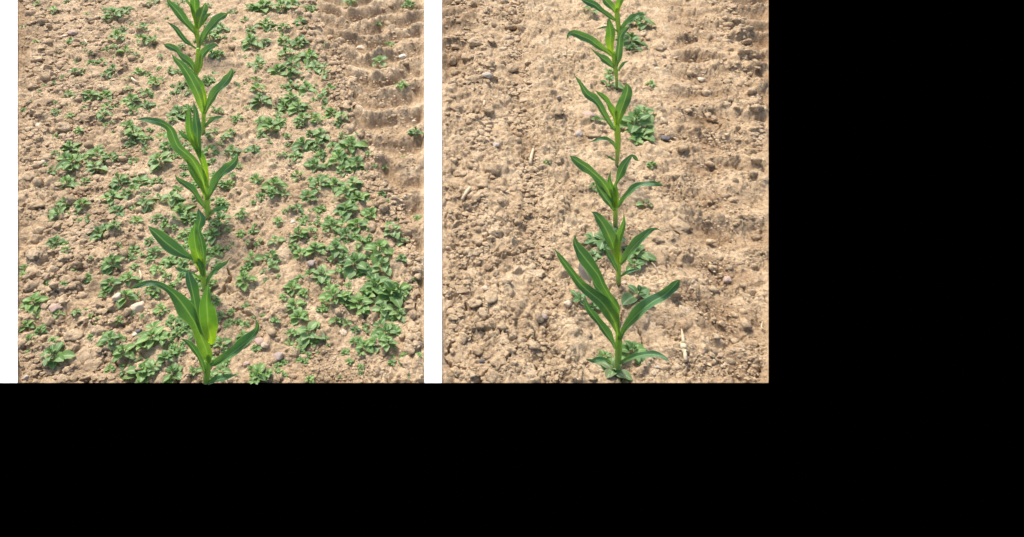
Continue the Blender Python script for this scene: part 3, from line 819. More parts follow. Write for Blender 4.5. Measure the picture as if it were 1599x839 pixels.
O, M, Yg, B = M_OLD, M_MID, M_YOUNG, M_BLUE
MAIZE = [
 ('L', (322, 602), [(322, 598, 8), (323, 585, 8.5), (325, 566, 8), (326, 550, 6)], [
   (O, 0.02, 20, [(320, 582, 4), (314, 565, 8), (306, 550, 10), (299, 540, 9), (291, 533, 6), (282, 529, 0)]),
   (O, 0.03, -25, [(326, 598, 6), (334, 595, 9), (345, 592, 11), (357, 588, 8), (369, 585, 0)]),
   (Yg, -0.03, 15, [(324, 562, 4), (319, 547, 6), (314, 532, 6), (311, 518, 0)]),
   (M, -0.05, 20, [(316, 520, 8), (310, 500, 13), (306, 482, 16), (302, 462, 18), (298, 444, 17), (295, 431, 11), (293, 421, 0)]),
   (M, 0.02, -18, [(326, 567, 6), (323, 549, 17), (316, 531, 18), (308, 512, 15), (300, 497, 20), (290, 482, 27), (277, 465, 21), (264, 453, 11), (248, 444, 9), (232, 442, 9), (216, 446, 7), (203, 451, 0)]),
   (Yg, 0.06, 12, [(331, 538, 3), (329, 526, 17), (325, 510, 24), (324, 494, 27), (323, 478, 25), (323, 464, 17), (324, 453, 9), (324, 444, 0)]),
   (O, 0.05, -22, [(329, 571, 5), (344, 563, 12), (360, 553, 15), (376, 541, 16), (390, 529, 17), (399, 518, 11), (402, 508, 6), (398, 497, 0)]),
  ], 'nearest maize plant of the weedy plot, one long leaf drooping left', 1, 0),
 ('L', (320, 455), [(320, 452, 7), (318, 440, 7), (318, 428, 7), (317, 414, 5)], [
   (M, -0.02, 10, [(315, 436, 4), (303, 430, 6), (292, 427, 7), (281, 422, 6), (271, 415, 0)]),
   (O, 0.02, -30, [(322, 447, 3), (327, 436, 6), (335, 425, 8), (345, 416, 8), (353, 410, 5), (358, 404, 0)]),
   (O, -0.04, 25, [(318, 432, 4), (318, 412, 6), (317, 392, 8), (314, 375, 9), (310, 360, 7), (311, 350, 13), (313, 341, 15), (311, 333, 9), (310, 326, 0)]),
   (Yg, 0.01, -12, [(314, 426, 5), (312, 408, 14), (307, 392, 17), (304, 377, 18), (303, 363, 13), (304, 354, 7), (304, 345, 0)]),
   (O, 0.04, 18, [(316, 431, 5), (314, 418, 10), (307, 407, 10), (296, 402, 9), (285, 397, 12), (271, 388, 21), (257, 377, 22), (245, 366, 17), (237, 359, 9), (231, 353, 0)]),
  ], 'second maize plant of the weedy plot, broad leaf pointing up left', 2, 0),
 ('L', (325, 341), [(325, 337, 7), (324, 326, 7), (323, 312, 6.5), (322, 300, 5)], [
   (O, 0.02, 20, [(321, 326, 3), (314, 317, 7), (306, 305, 10), (297, 294, 11), (285, 285, 9), (278, 279, 6), (273, 273, 0)]),
   (O, 0.02, -20, [(325, 336, 3), (336, 329, 7), (347, 325, 7), (358, 323, 0)]),
   (O, -0.04, 12, [(312, 246, 4), (310, 231, 8), (308, 217, 11), (308, 203, 13), (306, 190, 13), (305, 176, 9), (302, 158, 0)]),
   (Yg, -0.01, -8, [(309, 240, 4), (303, 222, 11), (297, 205, 13), (296, 190, 11), (295, 176, 7), (294, 162, 0)]),
   (Yg, 0.0, 22, [(323, 290, 6), (320, 266, 10), (314, 248, 11), (306, 232, 9), (297, 219, 10), (287, 212, 7), (278, 203, 0)]),
   (M, 0.03, 14, [(321, 304, 3), (314, 292, 7), (305, 276, 10), (297, 262, 8), (291, 249, 0)]),
   (M, 0.06, -14, [(322, 312, 5), (320, 296, 12), (316, 280, 16), (309, 264, 18), (299, 248, 18), (288, 238, 16), (278, 229, 17), (272, 216, 15), (268, 205, 16), (262, 198, 11), (251, 192, 11), (238, 189, 11), (226, 187, 8), (213, 187, 0)]),
   (O, 0.02, -28, [(324, 312, 4), (332, 295, 10), (341, 280, 14), (352, 266, 15), (362, 257, 15), (368, 249, 9), (371, 240, 0)]),
  ], 'third maize plant of the weedy plot, tallest, twisted leaf folding over left', 3, 3),
 ('L', (317, 210), [(317, 206, 5.5), (318, 195, 5.5), (318, 183, 5.5), (318, 172, 4.5)], [
   (O, 0.02, -20, [(320, 198, 3), (329, 189, 6), (340, 184, 6), (352, 183, 0)]),
   (Yg, -0.02, 18, [(319, 172, 4), (319, 152, 7), (315, 138, 8), (309, 126, 8), (303, 118, 6), (297, 109, 0)]),
   (M, 0.05, -15, [(317, 178, 5), (315, 164, 10), (311, 150, 14), (305, 137, 16), (299, 125, 16), (292, 113, 15), (284, 102, 12), (275, 93, 8), (268, 84, 0)]),
   (O, 0.02, -25, [(320, 177, 4), (327, 161, 9), (336, 147, 13), (347, 135, 15), (357, 122, 13), (361, 113, 8), (362, 106, 0)]),
  ], 'fourth maize plant of the weedy plot, two broad leaves in a V', 4, 5),
 ('L', (306, 124), [(306, 120, 5), (306, 108, 5), (308, 92, 5), (309, 76, 4)], [
   (O, 0.02, 15, [(305, 112, 4), (298, 100, 11), (289, 93, 12), (281, 86, 9), (276, 79, 8), (268, 74, 11), (261, 71, 8), (255, 69, 0)]),
   (B, 0.02, 15, [(305, 118, 3), (297, 112, 7), (287, 106, 9), (278, 98, 8), (270, 88, 0)]),
   (M, 0.02, -20, [(309, 115, 3), (314, 101, 7), (315, 89, 7), (320, 81, 11), (329, 74, 11), (336, 71, 7), (342, 73, 0)]),
  ], 'fifth maize plant of the weedy plot, thin and partly behind the fourth', 5, 4),
 ('L', (310, 82), [(310, 78, 5), (310, 66, 6), (307, 52, 7), (306, 38, 6)], [
   (B, 0.0, 20, [(308, 77, 2), (300, 72, 4), (291, 66, 7), (283, 56, 8), (274, 44, 7), (260, 34, 0)]),
   (M, 0.0, -20, [(312, 42, 3), (318, 32, 8), (324, 25, 7), (330, 20, 0)]),
   (Yg, -0.02, 10, [(307, 42, 5), (306, 25, 11), (304, 8, 15), (303, -10, 12), (303, -30, 0)]),
   (Yg, 0.02, 30, [(306, 42, 4), (303, 27, 6), (298, 12, 5), (292, 2, 4), (286, -7, 0)]),
   (O, 0.04, 18, [(307, 55, 4), (299, 44, 10), (289, 34, 12), (280, 21, 14), (271, 11, 12), (264, 4, 7), (260, -4, 0)]),
   (M, 0.04, -12, [(309, 46, 4), (312, 32, 13), (316, 20, 16), (319, 11, 13), (321, 4, 0)]),
   (O, 0.04, -25, [(311, 72, 4), (319, 57, 9), (329, 43, 12), (340, 31, 13), (349, 24, 11), (357, 20, 0)]),
  ], 'farthest maize plant of the weedy plot, cut by the top edge', 6, 4),
 ('R', (963, 582), [(964, 576, 8), (965, 560, 8.5), (966, 545, 9.5), (966, 530, 8.5), (965, 515, 5)], [
   (O, 0.02, 15, [(954, 568, 4), (946, 563, 7), (936, 562, 9), (926, 563, 8), (915, 561, 0)]),
   (O, 0.05, -30, [(968, 568, 3), (981, 561, 7), (1003, 555, 9), (1021, 554, 10), (1036, 558, 7), (1045, 564, 0)]),
   (M, -0.05, 20, [(965, 500, 3), (963, 484, 8), (956, 470, 12), (945, 460, 14), (935, 449, 13), (928, 438, 7), (925, 427, 0)]),
   (M, 0.0, -20, [(966, 515, 3), (964, 492, 7), (957, 473, 10), (949, 459, 12), (941, 445, 15), (935, 431, 18), (926, 419, 21), (914, 404, 22), (904, 391, 19), (898, 379, 10), (898, 367, 0)]),
   (O, 0.04, 25, [(961, 545, 3), (957, 536, 7), (948, 523, 12), (937, 507, 13), (926, 492, 13), (917, 478, 9), (913, 462, 0)]),
   (Yg, 0.03, 20, [(962, 514, 2), (946, 494, 5), (933, 477, 0)]),
   (M, 0.10, 12, [(966, 530, 5), (963, 514, 9), (958, 500, 18), (950, 486, 24), (938, 471, 22), (920, 456, 18), (906, 443, 15), (895, 428, 12), (885, 415, 11), (875, 402, 8), (865, 388, 0)]),
   (O, 0.02, -15, [(968, 531, 4), (975, 514, 9), (989, 497, 15), (1003, 484, 19), (1020, 471, 20), (1036, 462, 16), (1048, 451, 15), (1055, 443, 13), (1060, 437, 3)]),
  ], 'nearest maize plant of the clean plot, long wide leaf to upper left', 7, 5),
 ('R', (966, 446), [(966, 440, 6), (966, 430, 6), (966, 418, 6), (966, 406, 5)], [
   (O, -0.01, 20, [(964, 424, 3), (957, 410, 8), (950, 397, 8), (943, 383, 0)]),
   (B, 0.02, -20, [(969, 432, 3), (979, 426, 5), (991, 422, 4), (1002, 421, 0)]),
   (M, 0.0, 18, [(965, 411, 4), (960, 392, 12), (952, 371, 19), (944, 354, 18), (936, 342, 15), (930, 335, 9), (923, 331, 0)]),
   (Yg, 0.03, -12, [(966, 410, 6), (965, 391, 11), (967, 372, 12), (972, 356, 10), (974, 345, 5), (974, 332, 0)]),
   (O, 0.03, -18, [(969, 413, 4), (979, 399, 12), (991, 384, 15), (1004, 371, 14), (1014, 361, 9), (1023, 357, 4), (1032, 360, 0)]),
  ], 'second maize plant of the clean plot, leaves fanned left, up and right', 8, 10),
 ('R', (961, 356), [(961, 350, 6), (961, 340, 6), (961, 328, 6), (960, 316, 5)], [
   (O, 0.02, 20, [(959, 329, 4), (951, 317, 10), (943, 306, 12), (935, 294, 10), (929, 285, 0)]),
   (Yg, -0.01, 8, [(960, 323, 8), (957, 303, 11), (953, 289, 9), (952, 278, 5), (954, 266, 0)]),
   (M, 0.03, -15, [(961, 325, 5), (955, 310, 7), (951, 300, 11), (944, 289, 15), (936, 279, 16), (926, 270, 13), (915, 261, 15), (904, 254, 14), (896, 248, 10), (890, 244, 0)]),
   (M, 0.0, 15, [(961, 325, 6), (961, 311, 10), (960, 297, 9), (961, 288, 5), (965, 280, 7), (969, 270, 13), (974, 259, 14), (981, 249, 9), (987, 243, 4), (992, 247, 6), (997, 252, 0)]),
   (O, 0.03, -28, [(964, 325, 4), (972, 313, 7), (981, 303, 9), (991, 294, 10), (1004, 289, 9), (1019, 287, 9), (1029, 288, 6), (1036, 290, 0)]),
  ], 'third maize plant of the clean plot, one leaf arching far right', 9, 17),
 ('R', (963, 262), [(963, 257, 4.5), (964, 243, 5.5), (965, 225, 7), (964, 205, 8), (963, 190, 6)], [
   (B, 0.0, 15, [(961, 251, 2), (953, 247, 4), (945, 241, 0)]),
   (O, 0.03, 25, [(962, 233, 3), (957, 224, 5), (949, 218, 6), (940, 217, 6), (931, 219, 5), (921, 222, 0)]),
   (O, 0.03, 20, [(961, 204, 4), (950, 190, 8), (942, 177, 9), (935, 164, 12), (926, 154, 14), (916, 146, 12), (907, 131, 6), (902, 124, 4), (896, 117, 0)]),
   (Yg, 0.0, 25, [(963, 196, 6), (959, 180, 10), (951, 166, 10), (944, 154, 8), (937, 147, 6), (929, 141, 0)]),
   (M, 0.03, -10, [(964, 195, 5), (968, 178, 14), (974, 161, 19), (978, 148, 18), (980, 138, 14), (978, 130, 0)]),
  ], 'fourth maize plant of the clean plot, tall stem and pink stone beside', 10, 18),
 ('R', (963, 140), [(963, 135, 3.5), (963, 122, 4), (961, 108, 6), (959, 90, 6.5), (957, 80, 5)], [
   (O, 0.02, -20, [(966, 111, 3), (973, 100, 5), (982, 95, 0)]),
   (O, 0.02, 20, [(959, 106, 3), (950, 98, 10), (941, 91, 11), (933, 85, 5), (920, 73, 0)]),
   (Yg, -0.02, -10, [(955, 82, 6), (953, 69, 12), (954, 54, 16), (952, 42, 12), (951, 33, 6), (952, 27, 0)]),
   (M, 0.03, 15, [(958, 88, 6), (947, 80, 8), (935, 73, 11), (923, 63, 12), (910, 57, 13), (897, 52, 11), (889, 54, 7), (885, 62, 0)]),
   (O, 0.01, 25, [(962, 105, 4), (965, 87, 10), (967, 70, 11), (969, 56, 9), (976, 46, 9), (985, 41, 0)]),
  ], 'fifth maize plant of the clean plot, left leaf curling down at its tip', 11, 18),
 ('R', (967, 62), [(967, 58, 5), (966, 45, 6), (964, 28, 6.5), (963, 12, 5)], [
   (B, 0.0, 20, [(965, 50, 2), (955, 44, 4), (945, 43, 4), (929, 46, 0)]),
   (B, 0.0, 20, [(961, 32, 3), (949, 24, 8), (938, 16, 7), (929, 8, 10), (917, 3, 10), (905, -2, 0)]),
   (M, 0.02, 15, [(962, 20, 4), (954, 10, 10), (946, 1, 11), (939, -8, 0)]),
   (Yg, 0.02, -10, [(964, 18, 5), (967, 5, 10), (970, -5, 10), (973, -18, 0)]),
   (O, 0.02, -25, [(968, 47, 4), (979, 36, 9), (989, 29, 11), (999, 23, 8), (1005, 20, 0)]),
  ], 'farthest maize plant of the clean plot, cut by the top edge', 12, 0),
]
for m_ in MAIZE:
    maize(*m_)

# ------------------------------------------------------------------ weeds
def ovate(name, mat, width=0.42, round_=False, nseg=6, fold=0.10, droop=0.18, tooth=0.06, seed=0):
    """one leaf with its short stalk, unit length along +Y from the origin"""
    r = random.Random(seed)
    V, U, Q = [], [], []
    stalk = 0.22
    prof = []
    for i in range(nseg + 1):
        s = i / nseg
        if round_: w = width * (max(0.0, math.sin(math.pi * (s * 0.93 + 0.07)))) ** 0.6
        else: w = width * (math.sin(math.pi * min(1, s ** 0.80))) ** 0.68 * (1 + (tooth if i % 2 else -tooth) + r.uniform(-.05, .05))
        if i == nseg: w = 0.01
        prof.append((stalk + (1 - stalk) * s, max(w, 0.012), s))
    prof = [(0, 0.018, 0)] + prof
    for i, (y, w, s) in enumerate(prof):
        z = 0.16 * math.sin(math.pi * min(1, y * 0.8)) - droop * y * y
        for u in (-1, -0.5, 0, 0.5, 1):
            V.append((u * w * 0.5 * 1.9 * 0.5 * 2 / 1.9, y, z + fold * (abs(u) ** 1.3) * w * 1.6 + (0.03 * w * r.uniform(-1, 1) if abs(u) > .6 else 0)))
            U.append(((u + 1) / 2, s))
    for i in range(len(prof) - 1):
        for k in range(4):
            a = i * 5 + k
            Q.append((a, a + 1, a + 6, a + 5))
    return mesh_np(name, V, Q, mat, U)

LEAVES = {}
for key, mats in (('weed', M_WEED),):
    for mi, mt in enumerate(mats):
        LEAVES[mi] = [ovate('leaf', mt, w, False, 6, 0.13, d, 0.07, 5 * mi + j) for j, (w, d) in enumerate(((0.62, 0.16), (0.70, 0.24), (0.54, 0.08)))]
LEAVES[3] = [ovate('leaf', M_WROUND, w, True, 7, 0.08, d, 0.0, 50 + j) for j, (w, d) in enumerate(((0.60, 0.20), (0.66, 0.26), (0.52, 0.16)))]
LEAVES[4] = [ovate('leaf', M_WRED, w, True, 7, 0.08, d, 0.0, 60 + j) for j, (w, d) in enumerate(((0.66, 0.20), (0.70, 0.26), (0.60, 0.16)))]

def stalk_mesh(mat):
    pts = [Vector((0, 0, -0.12)), Vector((0.004, 0, 0.2)), Vector((0.0, 0.006, 0.6)), Vector((0, 0, 1.0))]
    V, Q, U = tube(pts, [0.055, 0.045, 0.035, 0.03], 6)
    o = obj_poly('stalk', V, Q, U, mat); me = o.data; bpy.data.objects.remove(o); return me
STALK, RSTALK = stalk_mesh(M_WSTEM), stalk_mesh(M_RSTEM)

def arrangement(seed, tall, full):
    """leaf transforms for a weed of unit radius: (matrix, which)"""
    r = random.Random(seed)
    out = []
    h = 0.35 + 0.55 * tall
    levels = 4 + (1 if tall > 0.5 else 0)
    a0 = r.uniform(0, math.pi)
    for lv in range(levels):
        f = lv / (levels - 1)
        nlf = 2 if (lv < levels - 1) else 3
        if full and lv < 2: nlf = 4
        for k in range(nlf):
            az = a0 + lv * math.pi / 2 * (1.0 if nlf == 2 else 0.73) + k * 2 * math.pi / nlf + r.uniform(-0.28, 0.28)
            ln = (0.98 - 0.58 * f) * r.uniform(0.76, 1.12)
            tilt = math.radians(6 + 58 * f ** 1.3 + r.uniform(-9, 9))
            z = h * (0.12 + 0.88 * f) * (0.85 if lv else 0.8)
            M_ = Matrix.Translation((0, 0, z)) @ Matrix.Rotation(az, 4, 'Z') @ Matrix.Rotation(tilt, 4, 'X') @ Matrix.Rotation(r.uniform(-0.25, 0.25), 4, 'Y') @ Matrix.Scale(ln, 4)
            out.append((M_, r.randrange(3)))
    if full and seed % 3 == 0:
        nb = 3
        for b_ in range(nb):
            az = a0 + 0.6 + b_ * 2 * math.pi / nb + r.uniform(-.3, .3)
            rr = r.uniform(0.5, 0.8)
            p0 = Vector((-math.sin(az) * rr, math.cos(az) * rr, h * r.uniform(0.35, 0.75)))
            for k in range(3):
                a2 = az + (k - 1) * 1.3 + r.uniform(-.3, .3)
                M_ = Matrix.Translation(p0) @ Matrix.Rotation(a2, 4, 'Z') @ Matrix.Rotation(math.radians(r.uniform(8, 45)), 4, 'X') @ Matrix.Rotation(r.uniform(-.3, .3), 4, 'Y') @ Matrix.Scale(r.uniform(0.42, 0.60), 4)
                out.append((M_, r.randrange(3)))
    return out, h
ARR = [arrangement(700 + i, t, fl) for i, (t, fl) in enumerate(((0.0, False), (0.1, True), (0.3, False), (0.5, True), (0.9, True), (0.2, True), (0.0, True), (0.6, False)))]
JOINED = {}
def joined(ai, mk):
    if (ai, mk) in JOINED: return JOINED[(ai, mk)]
    arr, h = ARR[ai]
    VV, FF, UU, b = [], [], [], 0
    for M_, wi in arr:
        me = LEAVES[mk][wi]
        co = np.zeros(len(me.vertices) * 3, np.float32); me.vertices.foreach_get("co", co); co = co.reshape(-1, 3)
        R = np.array(M_)
        VV.append(co @ R[:3, :3].T + R[:3, 3])
        fi = np.zeros(len(me.loops), np.int32); me.loops.foreach_get("vertex_index", fi)
        uvs = np.zeros(len(me.loops) * 2, np.float32); me.uv_layers[0].data.foreach_get("uv", uvs); uvs = uvs.reshape(-1, 2)
        u = np.zeros((len(co), 2)); u[fi] = uvs; UU.append(u)
        FF.append(fi.reshape(-1, 4) + b); b += len(co)
    J = mesh_np('weed', np.concatenate(VV), np.concatenate(FF), LEAVES[mk][0].materials[0], np.concatenate(UU))
    JOINED[(ai, mk)] = J
    return J

S = 839 / 300.0
def zone(lst, ox, oy): return [(ox + a / S, oy + b / S, c / S) for a, b, c in lst]
ZA = [(110,18,45),(185,50,55),(240,10,35),(445,70,100),(490,45,50),(610,10,60),(575,125,55),(565,178,70),(465,160,80),(480,125,40),(410,215,45),(500,225,70),(610,185,60),(255,185,45),(100,180,30),(190,225,40),(35,120,35),(345,275,50),(390,270,55),(440,305,55),(410,330,50),(280,315,70),(280,265,35),(550,315,60),(590,320,35),(625,355,60),(690,305,50),(735,380,55),(640,300,30),(185,365,30),(250,415,50),(340,415,80),(405,415,75),(415,465,60),(400,505,60),(410,540,40),(520,440,80),(590,405,60),(585,455,60),(530,480,60),(255,515,45),(50,480,35),(190,490,40),(290,570,40),(730,490,90),(510,545,70),(530,580,90),(565,602,50),(515,630,60),(580,650,45),(655,600,60),(680,640,80),(650,705,120),(620,740,50),(260,650,90),(190,675,45),(370,670,75),(430,690,65),(270,720,110),(360,725,85),(240,800,90),(170,745,50),(320,790,50),(475,800,90),(560,790,100),(630,790,60),(530,832,70),(190,590,40),(850,360,60),(860,160,80),(870,240,70),(700,20,50),(860,660,70),(870,710,60),(720,830,50)]
ZBB = [(200,30,110),(280,30,80),(150,35,60),(330,10,90),(210,110,80),(290,130,60),(120,85,45),(145,135,50),(60,55,40),(360,100,60),(405,45,50),(20,130,60),(210,185,60),(150,190,90),(290,175,60),(350,190,80),(300,230,80),(400,250,90),(360,245,50),(175,280,80),(180,250,45),(330,285,70),(260,300,90),(320,320,90),(320,375,60),(430,295,80),(470,325,60),(170,350,55),(180,400,70),(190,440,90),(490,390,70),(390,390,80),(460,425,60),(320,430,90),(290,465,80),(350,470,90),(370,520,80),(430,515,60),(500,490,80),(545,510,60),(530,540,50),(355,545,50),(230,545,110),(200,530,60),(265,505,50),(190,590,45),(60,585,60),(80,520,45),(10,480,40),(450,585,80),(405,580,50),(545,600,50),(585,640,110),(500,645,60),(375,635,100),(340,680,80),(440,635,60),(160,660,80),(65,665,70),(420,720,90),(450,680,60),(530,695,90),(610,720,100),(550,740,70),(350,765,70),(170,780,60),(50,805,60),(250,810,90),(440,800,90),(510,800,80),(590,800,80),(700,105,35),(750,195,40),(710,265,80),(805,370,45),(870,575,60),(835,20,60),(575,5,50),(8,240,60)]
ZC = [(225,35,60),(310,60,80),(205,95,90),(335,115,60),(435,20,80),(490,5,60),(455,80,80),(530,70,40),(545,125,60),(580,50,70),(640,25,60),(635,115,70),(700,30,80),(740,80,110),(770,115,70),(665,150,50),(595,210,55),(380,170,90),(455,170,60),(460,230,50),(190,215,75),(235,260,45),(530,250,50),(440,310,100),(620,260,80),(690,300,80),(520,285,50),(535,325,45),(635,340,60),(510,370,80),(430,395,90),(405,440,60),(340,380,45),(615,420,70),(500,465,85),(545,445,50),(90,475,110),(100,530,60),(35,330,50),(35,362,40),(205,535,50),(340,545,50),(465,560,45),(650,515,60),(55,590,70),(120,610,50),(70,640,60),(75,695,40),(190,710,130),(430,640,85),(490,695,85),(615,630,130),(425,770,40),(490,780,45),(670,720,80),(570,800,130),(700,810,110),(610,765,70),(760,560,80),(910,660,70),(910,780,70),(870,190,80),(890,260,60),(910,140,80),(860,400,70),(790,780,60)]
ZD = [(195,15,50),(240,5,60),(290,5,60),(400,15,90),(560,5,80),(620,20,100),(105,95,45),(345,80,50),(265,130,50),(450,75,50),(560,70,110),(500,140,90),(610,140,100),(670,95,90),(100,180,40),(155,165,40),(255,210,65),(355,185,80),(410,170,60),(330,240,60),(430,250,80),(365,265,70),(560,185,70),(515,240,80),(620,215,70),(705,250,110),(760,160,90),(810,215,60),(600,310,120),(550,280,60),(650,335,50),(720,320,90),(800,285,60),(150,290,75),(135,320,50),(235,280,60),(240,315,60),(120,385,85),(400,355,60),(460,355,100),(325,415,80),(375,440,50),(335,490,80),(355,545,90),(250,560,40),(315,615,60),(400,610,110),(380,660,50),(505,455,100),(470,480,50),(460,510,50),(560,450,70),(620,480,120),(690,410,120),(760,440,150),(720,510,90),(790,530,90),(660,430,90),(790,430,100),(520,560,60),(560,570,60),(600,600,50),(735,610,110),(690,650,80),(640,665,80),(740,670,70),(110,630,75),(165,680,50),(185,760,40),(180,815,90),(400,825,45),(12,540,50)]
LW = zone(ZA, 20, 0) + zone(ZBB, 340, 0) + zone(ZC, 20, 300) + zone(ZD, 340, 300)

def weed(side, x, y, d, mk, ai, label, group, cat='weed', red=False, tallk=1.0):
    lo, hi = (27, 663) if side == 'L' else (690, 1200)
    x = min(max(x, lo + d * 0.68), hi - d * 0.68); y = min(y, 600 - d * 0.50)
    X, Y, Z, T = soil_pt([x], [y + d * 0.12], side)
    R = d / F * T[0] / 2 * 1.34
    rz = rnd.uniform(0, 6.28)
    arr, h = ARR[ai]
    if d >= 27:
        o = empty('weed', (X[0], Y[0], Z[0] - 0.002))
        o.rotation_euler = (rnd.uniform(-.12, .12), rnd.uniform(-.12, .12), rz); o.scale = (R, R, R * tallk)
        for M_, wi in arr:
            l = link('leaf', LEAVES[mk][wi], o); l.matrix_basis = M_
        s = link('stalk', RSTALK if red else STALK, o); s.scale = (1, 1, h)
    else:
        o = link('weed', joined(ai, mk), None, (X[0], Y[0], Z[0] - 0.002))
        o.rotation_euler = (rnd.uniform(-.12, .12), rnd.uniform(-.12, .12), rz); o.scale = (R, R, R)
    return tag(o, label, cat, group)

# a label for each weed: its strip of the plot, the maize plant it is level with, and its place in that cell from the left
ORD = ['nearest', 'second', 'third', 'fourth', 'fifth', 'farthest']
LEV = [600, 452, 338, 208, 122, 0]
def cell(x, y):
    xe = float(np.interp(y, *TRACK_L))
    if x > xe + 12: c = 'in the tyre track'
    elif x > 425 + (y < 150) * -10: c = 'in band along track'
    elif x > 338: c = 'right of maize row'
    elif x > 272: c = 'at the maize row'
    elif x > 150: c = 'left of maize row'
    else: c = 'on cloddy left side'
    k = 0
    while k < 5 and y < (LEV[k] + LEV[k + 1]) / 2: k += 1
    lo = (LEV[k] + LEV[k + 1]) / 2 if k < 5 else -10
    hi = (LEV[k - 1] + LEV[k]) / 2 if k else 620
    half = 'lower' if y > (lo + hi) / 2 else 'upper'
    return c, k, half
from collections import defaultdict
cells = defaultdict(list)
for i, (x, y, d) in enumerate(LW): cells[cell(x, y)].append(i)
NTH = ['first', 'second', 'third', 'fourth', 'fifth', 'sixth', 'seventh', 'eighth', 'ninth', 'tenth', 'eleventh', 'twelfth', 'thirteenth', 'fourteenth', 'fifteenth', 'sixteenth', 'seventeenth', 'eighteenth']
LABEL = {}
for (c, k, half), ids in cells.items():
    ids.sort(key=lambda i: LW[i][0])
    for n, i in enumerate(ids):
        size = 'tiny' if LW[i][2] < 17 else 'small' if LW[i][2] < 27 else 'broad'
        where = ('just before ' if half == 'lower' else 'just behind ') + ORD[k] + ' maize'
        pos = 'only one' if len(ids) == 1 else (NTH[n] + ' from left' if n < len(ids) - 1 else 'rightmost')
        LABEL[i] = f'{size} green weed {c}, {where}, {pos}'
for i, (x, y, d) in enumerate(LW):
    pale = 2 if rnd.random() < 0.22 else (1 if rnd.random() < 0.38 else 0)
    ai = rnd.randrange(8)
    if d > 28: ai = rnd.choice((1, 3, 4, 5, 6))
    weed('L', x, y, d, pale, ai, LABEL[i], 'weeds in the weedy plot', tallk=rnd.uniform(0.75, 1.05))

# seedlings beyond the three hundred picked out above, all in one object
rs = np.random.RandomState(77)
sv, sf, su, sb, cnt = [], [], [], 0, 0
while cnt < 700:
    x = rs.uniform(34, 655); y = rs.uniform(0, 590)
    xe = float(np.interp(y, *TRACK_L))
    p = 0.05 if x > xe + 8 else 0.85 if x > 425 and y < 420 else 0.5 if x > 345 else 1.6 if x > 265 else 0.55 if x > 120 else 0.22
    if y < 120 and x < 280: p *= 0.7
    Xg, Yg, _ = ground(x, y)
    p *= float(np.clip(0.5 + 1.6 * gnoise(np.array([Xg / 0.12]), np.array([Yg / 0.16]), 401)[0], 0, 1))
    if rs.rand() > p: continue
    d = rs.uniform(6, 15) * (0.65 + 0.5 * y / 600) * (1.35 if 270 < x < 350 else 1.0)
    X, Y, Z, T = soil_pt([x], [y], 'L')
    J = joined(rs.randint(0, 8), rs.choice([0, 0, 1, 2]))
    co = np.zeros(len(J.vertices) * 3, np.float32); J.vertices.foreach_get("co", co); co = co.reshape(-1, 3)
    fi = np.zeros(len(J.loops), np.int32); J.loops.foreach_get("vertex_index", fi)
    uvs = np.zeros(len(J.loops) * 2, np.float32); J.uv_layers[0].data.foreach_get("uv", uvs)
    u = np.zeros((len(co), 2)); u[fi] = uvs.reshape(-1, 2)
    a = rs.uniform(0, 6.28); R_ = d / F * T[0] / 2 * 1.3
    c_, s_ = math.cos(a), math.sin(a)
    sv.append(np.stack([(co[:, 0] * c_ - co[:, 1] * s_) * R_ + X[0], (co[:, 0] * s_ + co[:, 1] * c_) * R_ + Y[0], co[:, 2] * R_ * 0.8 + Z[0]], -1))
    sf.append(fi.reshape(-1, 4) + sb); su.append(u); sb += len(co); cnt += 1
o = link('weed_seedlings', mesh_np('weed_seedlings', np.concatenate(sv), np.concatenate(sf), M_WEED[0], np.concatenate(su)))
tag(o, 'tiny green weed seedlings scattered between the larger weeds', 'seedlings', None, 'stuff')

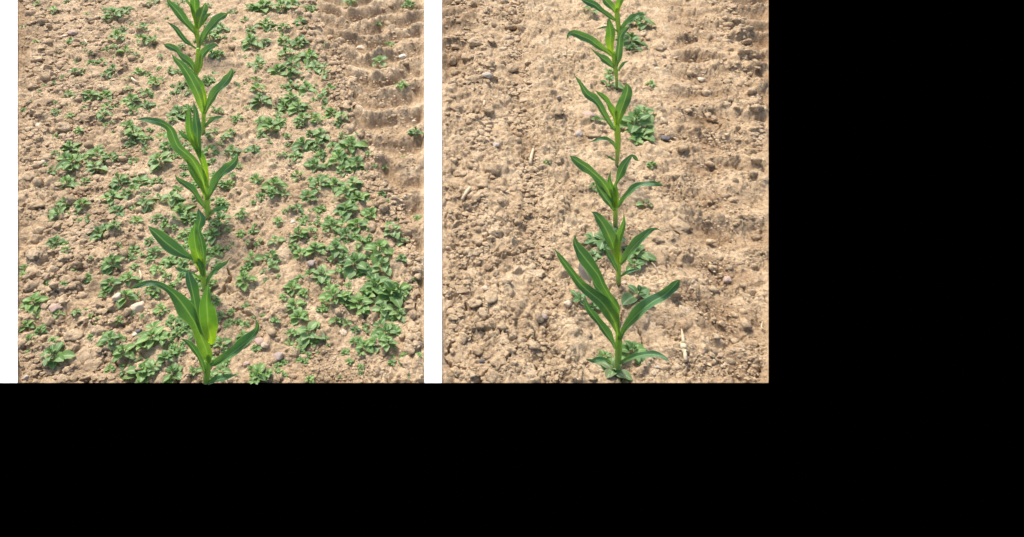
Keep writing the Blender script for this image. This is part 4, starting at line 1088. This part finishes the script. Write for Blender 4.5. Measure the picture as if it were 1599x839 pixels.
RW = [ # x, y, diameter, material, arrangement, label, red
 (995, 457, 48, 3, 2, 'dark round leaved weed right of the nearest clean maize plant', False),
 (958, 592, 50, 4, 6, 'reddish centred weed in front of the nearest clean maize plant', True),
 (944, 556, 30, 1, 2, 'small bright weed left of the nearest clean maize stem', False),
 (985, 548, 44, 1, 4, 'weed pressed behind the lowest right leaf of nearest clean maize', False),
 (905, 465, 30, 3, 2, 'pale round leaved weed under the long maize leaves', False),
 (925, 478, 34, 3, 0, 'round leaved weed half hidden under the lower left maize leaf', False),
 (944, 372, 48, 3, 5, 'large round leaved weed behind the second clean maize plant', False),
 (926, 396, 30, 4, 0, 'dull reddish weed left of the second clean maize plant', True),
 (993, 396, 44, 1, 4, 'upright weed under the right leaf of the second clean maize', False),
 (990, 412, 30, 1, 0, 'low weed at the foot of the upright weed beside second maize', False),
 (990, 196, 56, 1, 4, 'tall leafy weed right of the fourth clean maize plant', False),
 (1003, 178, 34, 2, 3, 'greyish weed behind the tall leafy weed', False),
 (998, 210, 40, 0, 5, 'low leafy weed in front of the tall leafy weed', False),
 (932, 188, 22, 0, 0, 'small weed beside the pink stone', False),
 (1017, 130, 18, 2, 1, 'pale tiny weed on bare soil right of the fifth clean maize', False),
 (1017, 258, 16, 0, 1, 'bright tiny weed on bare soil right of the third clean maize', False),
 (1008, 319, 24, 2, 2, 'small weed under the arching leaf of the third clean maize', False),
 (952, 114, 26, 2, 0, 'pale weed left of the fifth clean maize foot', False),
 (950, 130, 34, 1, 2, 'flat weed around the foot of the fifth clean maize', False),
 (984, 62, 42, 1, 3, 'leafy weed right of the farthest clean maize plant', False),
 (999, 34, 36, 1, 4, 'weed at the tip of the farthest clean maize right leaf', False),
 (988, 74, 26, 1, 0, 'dark low weed below the leafy weed at the top', False),
 (922, 15, 26, 2, 0, 'pale weed under the far left leaf at the top', False),
 (926, 291, 20, 1, 2, 'small dark weed behind the lower left leaf of third clean maize', False),
 (961, 360, 22, 3, 0, 'small weed between the second and third clean maize plants', False),
 (854, 249, 12, 2, 1, 'tiny pale seedling right of the upright straw piece', False),
]
for (x, y, d, mk, ai, lab, red) in RW:
    weed('R', x, y, d, mk, ai, lab, 'weeds in the clean plot', red=red, tallk=0.8)

# withered grey purple leaf under the long maize leaves
M_DRY = weed_material('withered_blade', (0.16, 0.12, 0.11), (0.30, 0.25, 0.23))
X, Y, Z, T = soil_pt([921], [447], 'R')
o = link('withered_leaf', ovate('withered_leaf', M_DRY, 0.85, True, 9, 0.16, 0.05, 0.0, 91), None, (X[0], Y[0], Z[0] + 0.012))
L_ = 30 / F * T[0] * 1.25
o.scale = (L_, L_, L_); o.rotation_euler = (math.radians(42), math.radians(-8), math.radians(28))
tag(o, 'withered grey purple leaf with pale veins under the long maize leaf', 'leaf')
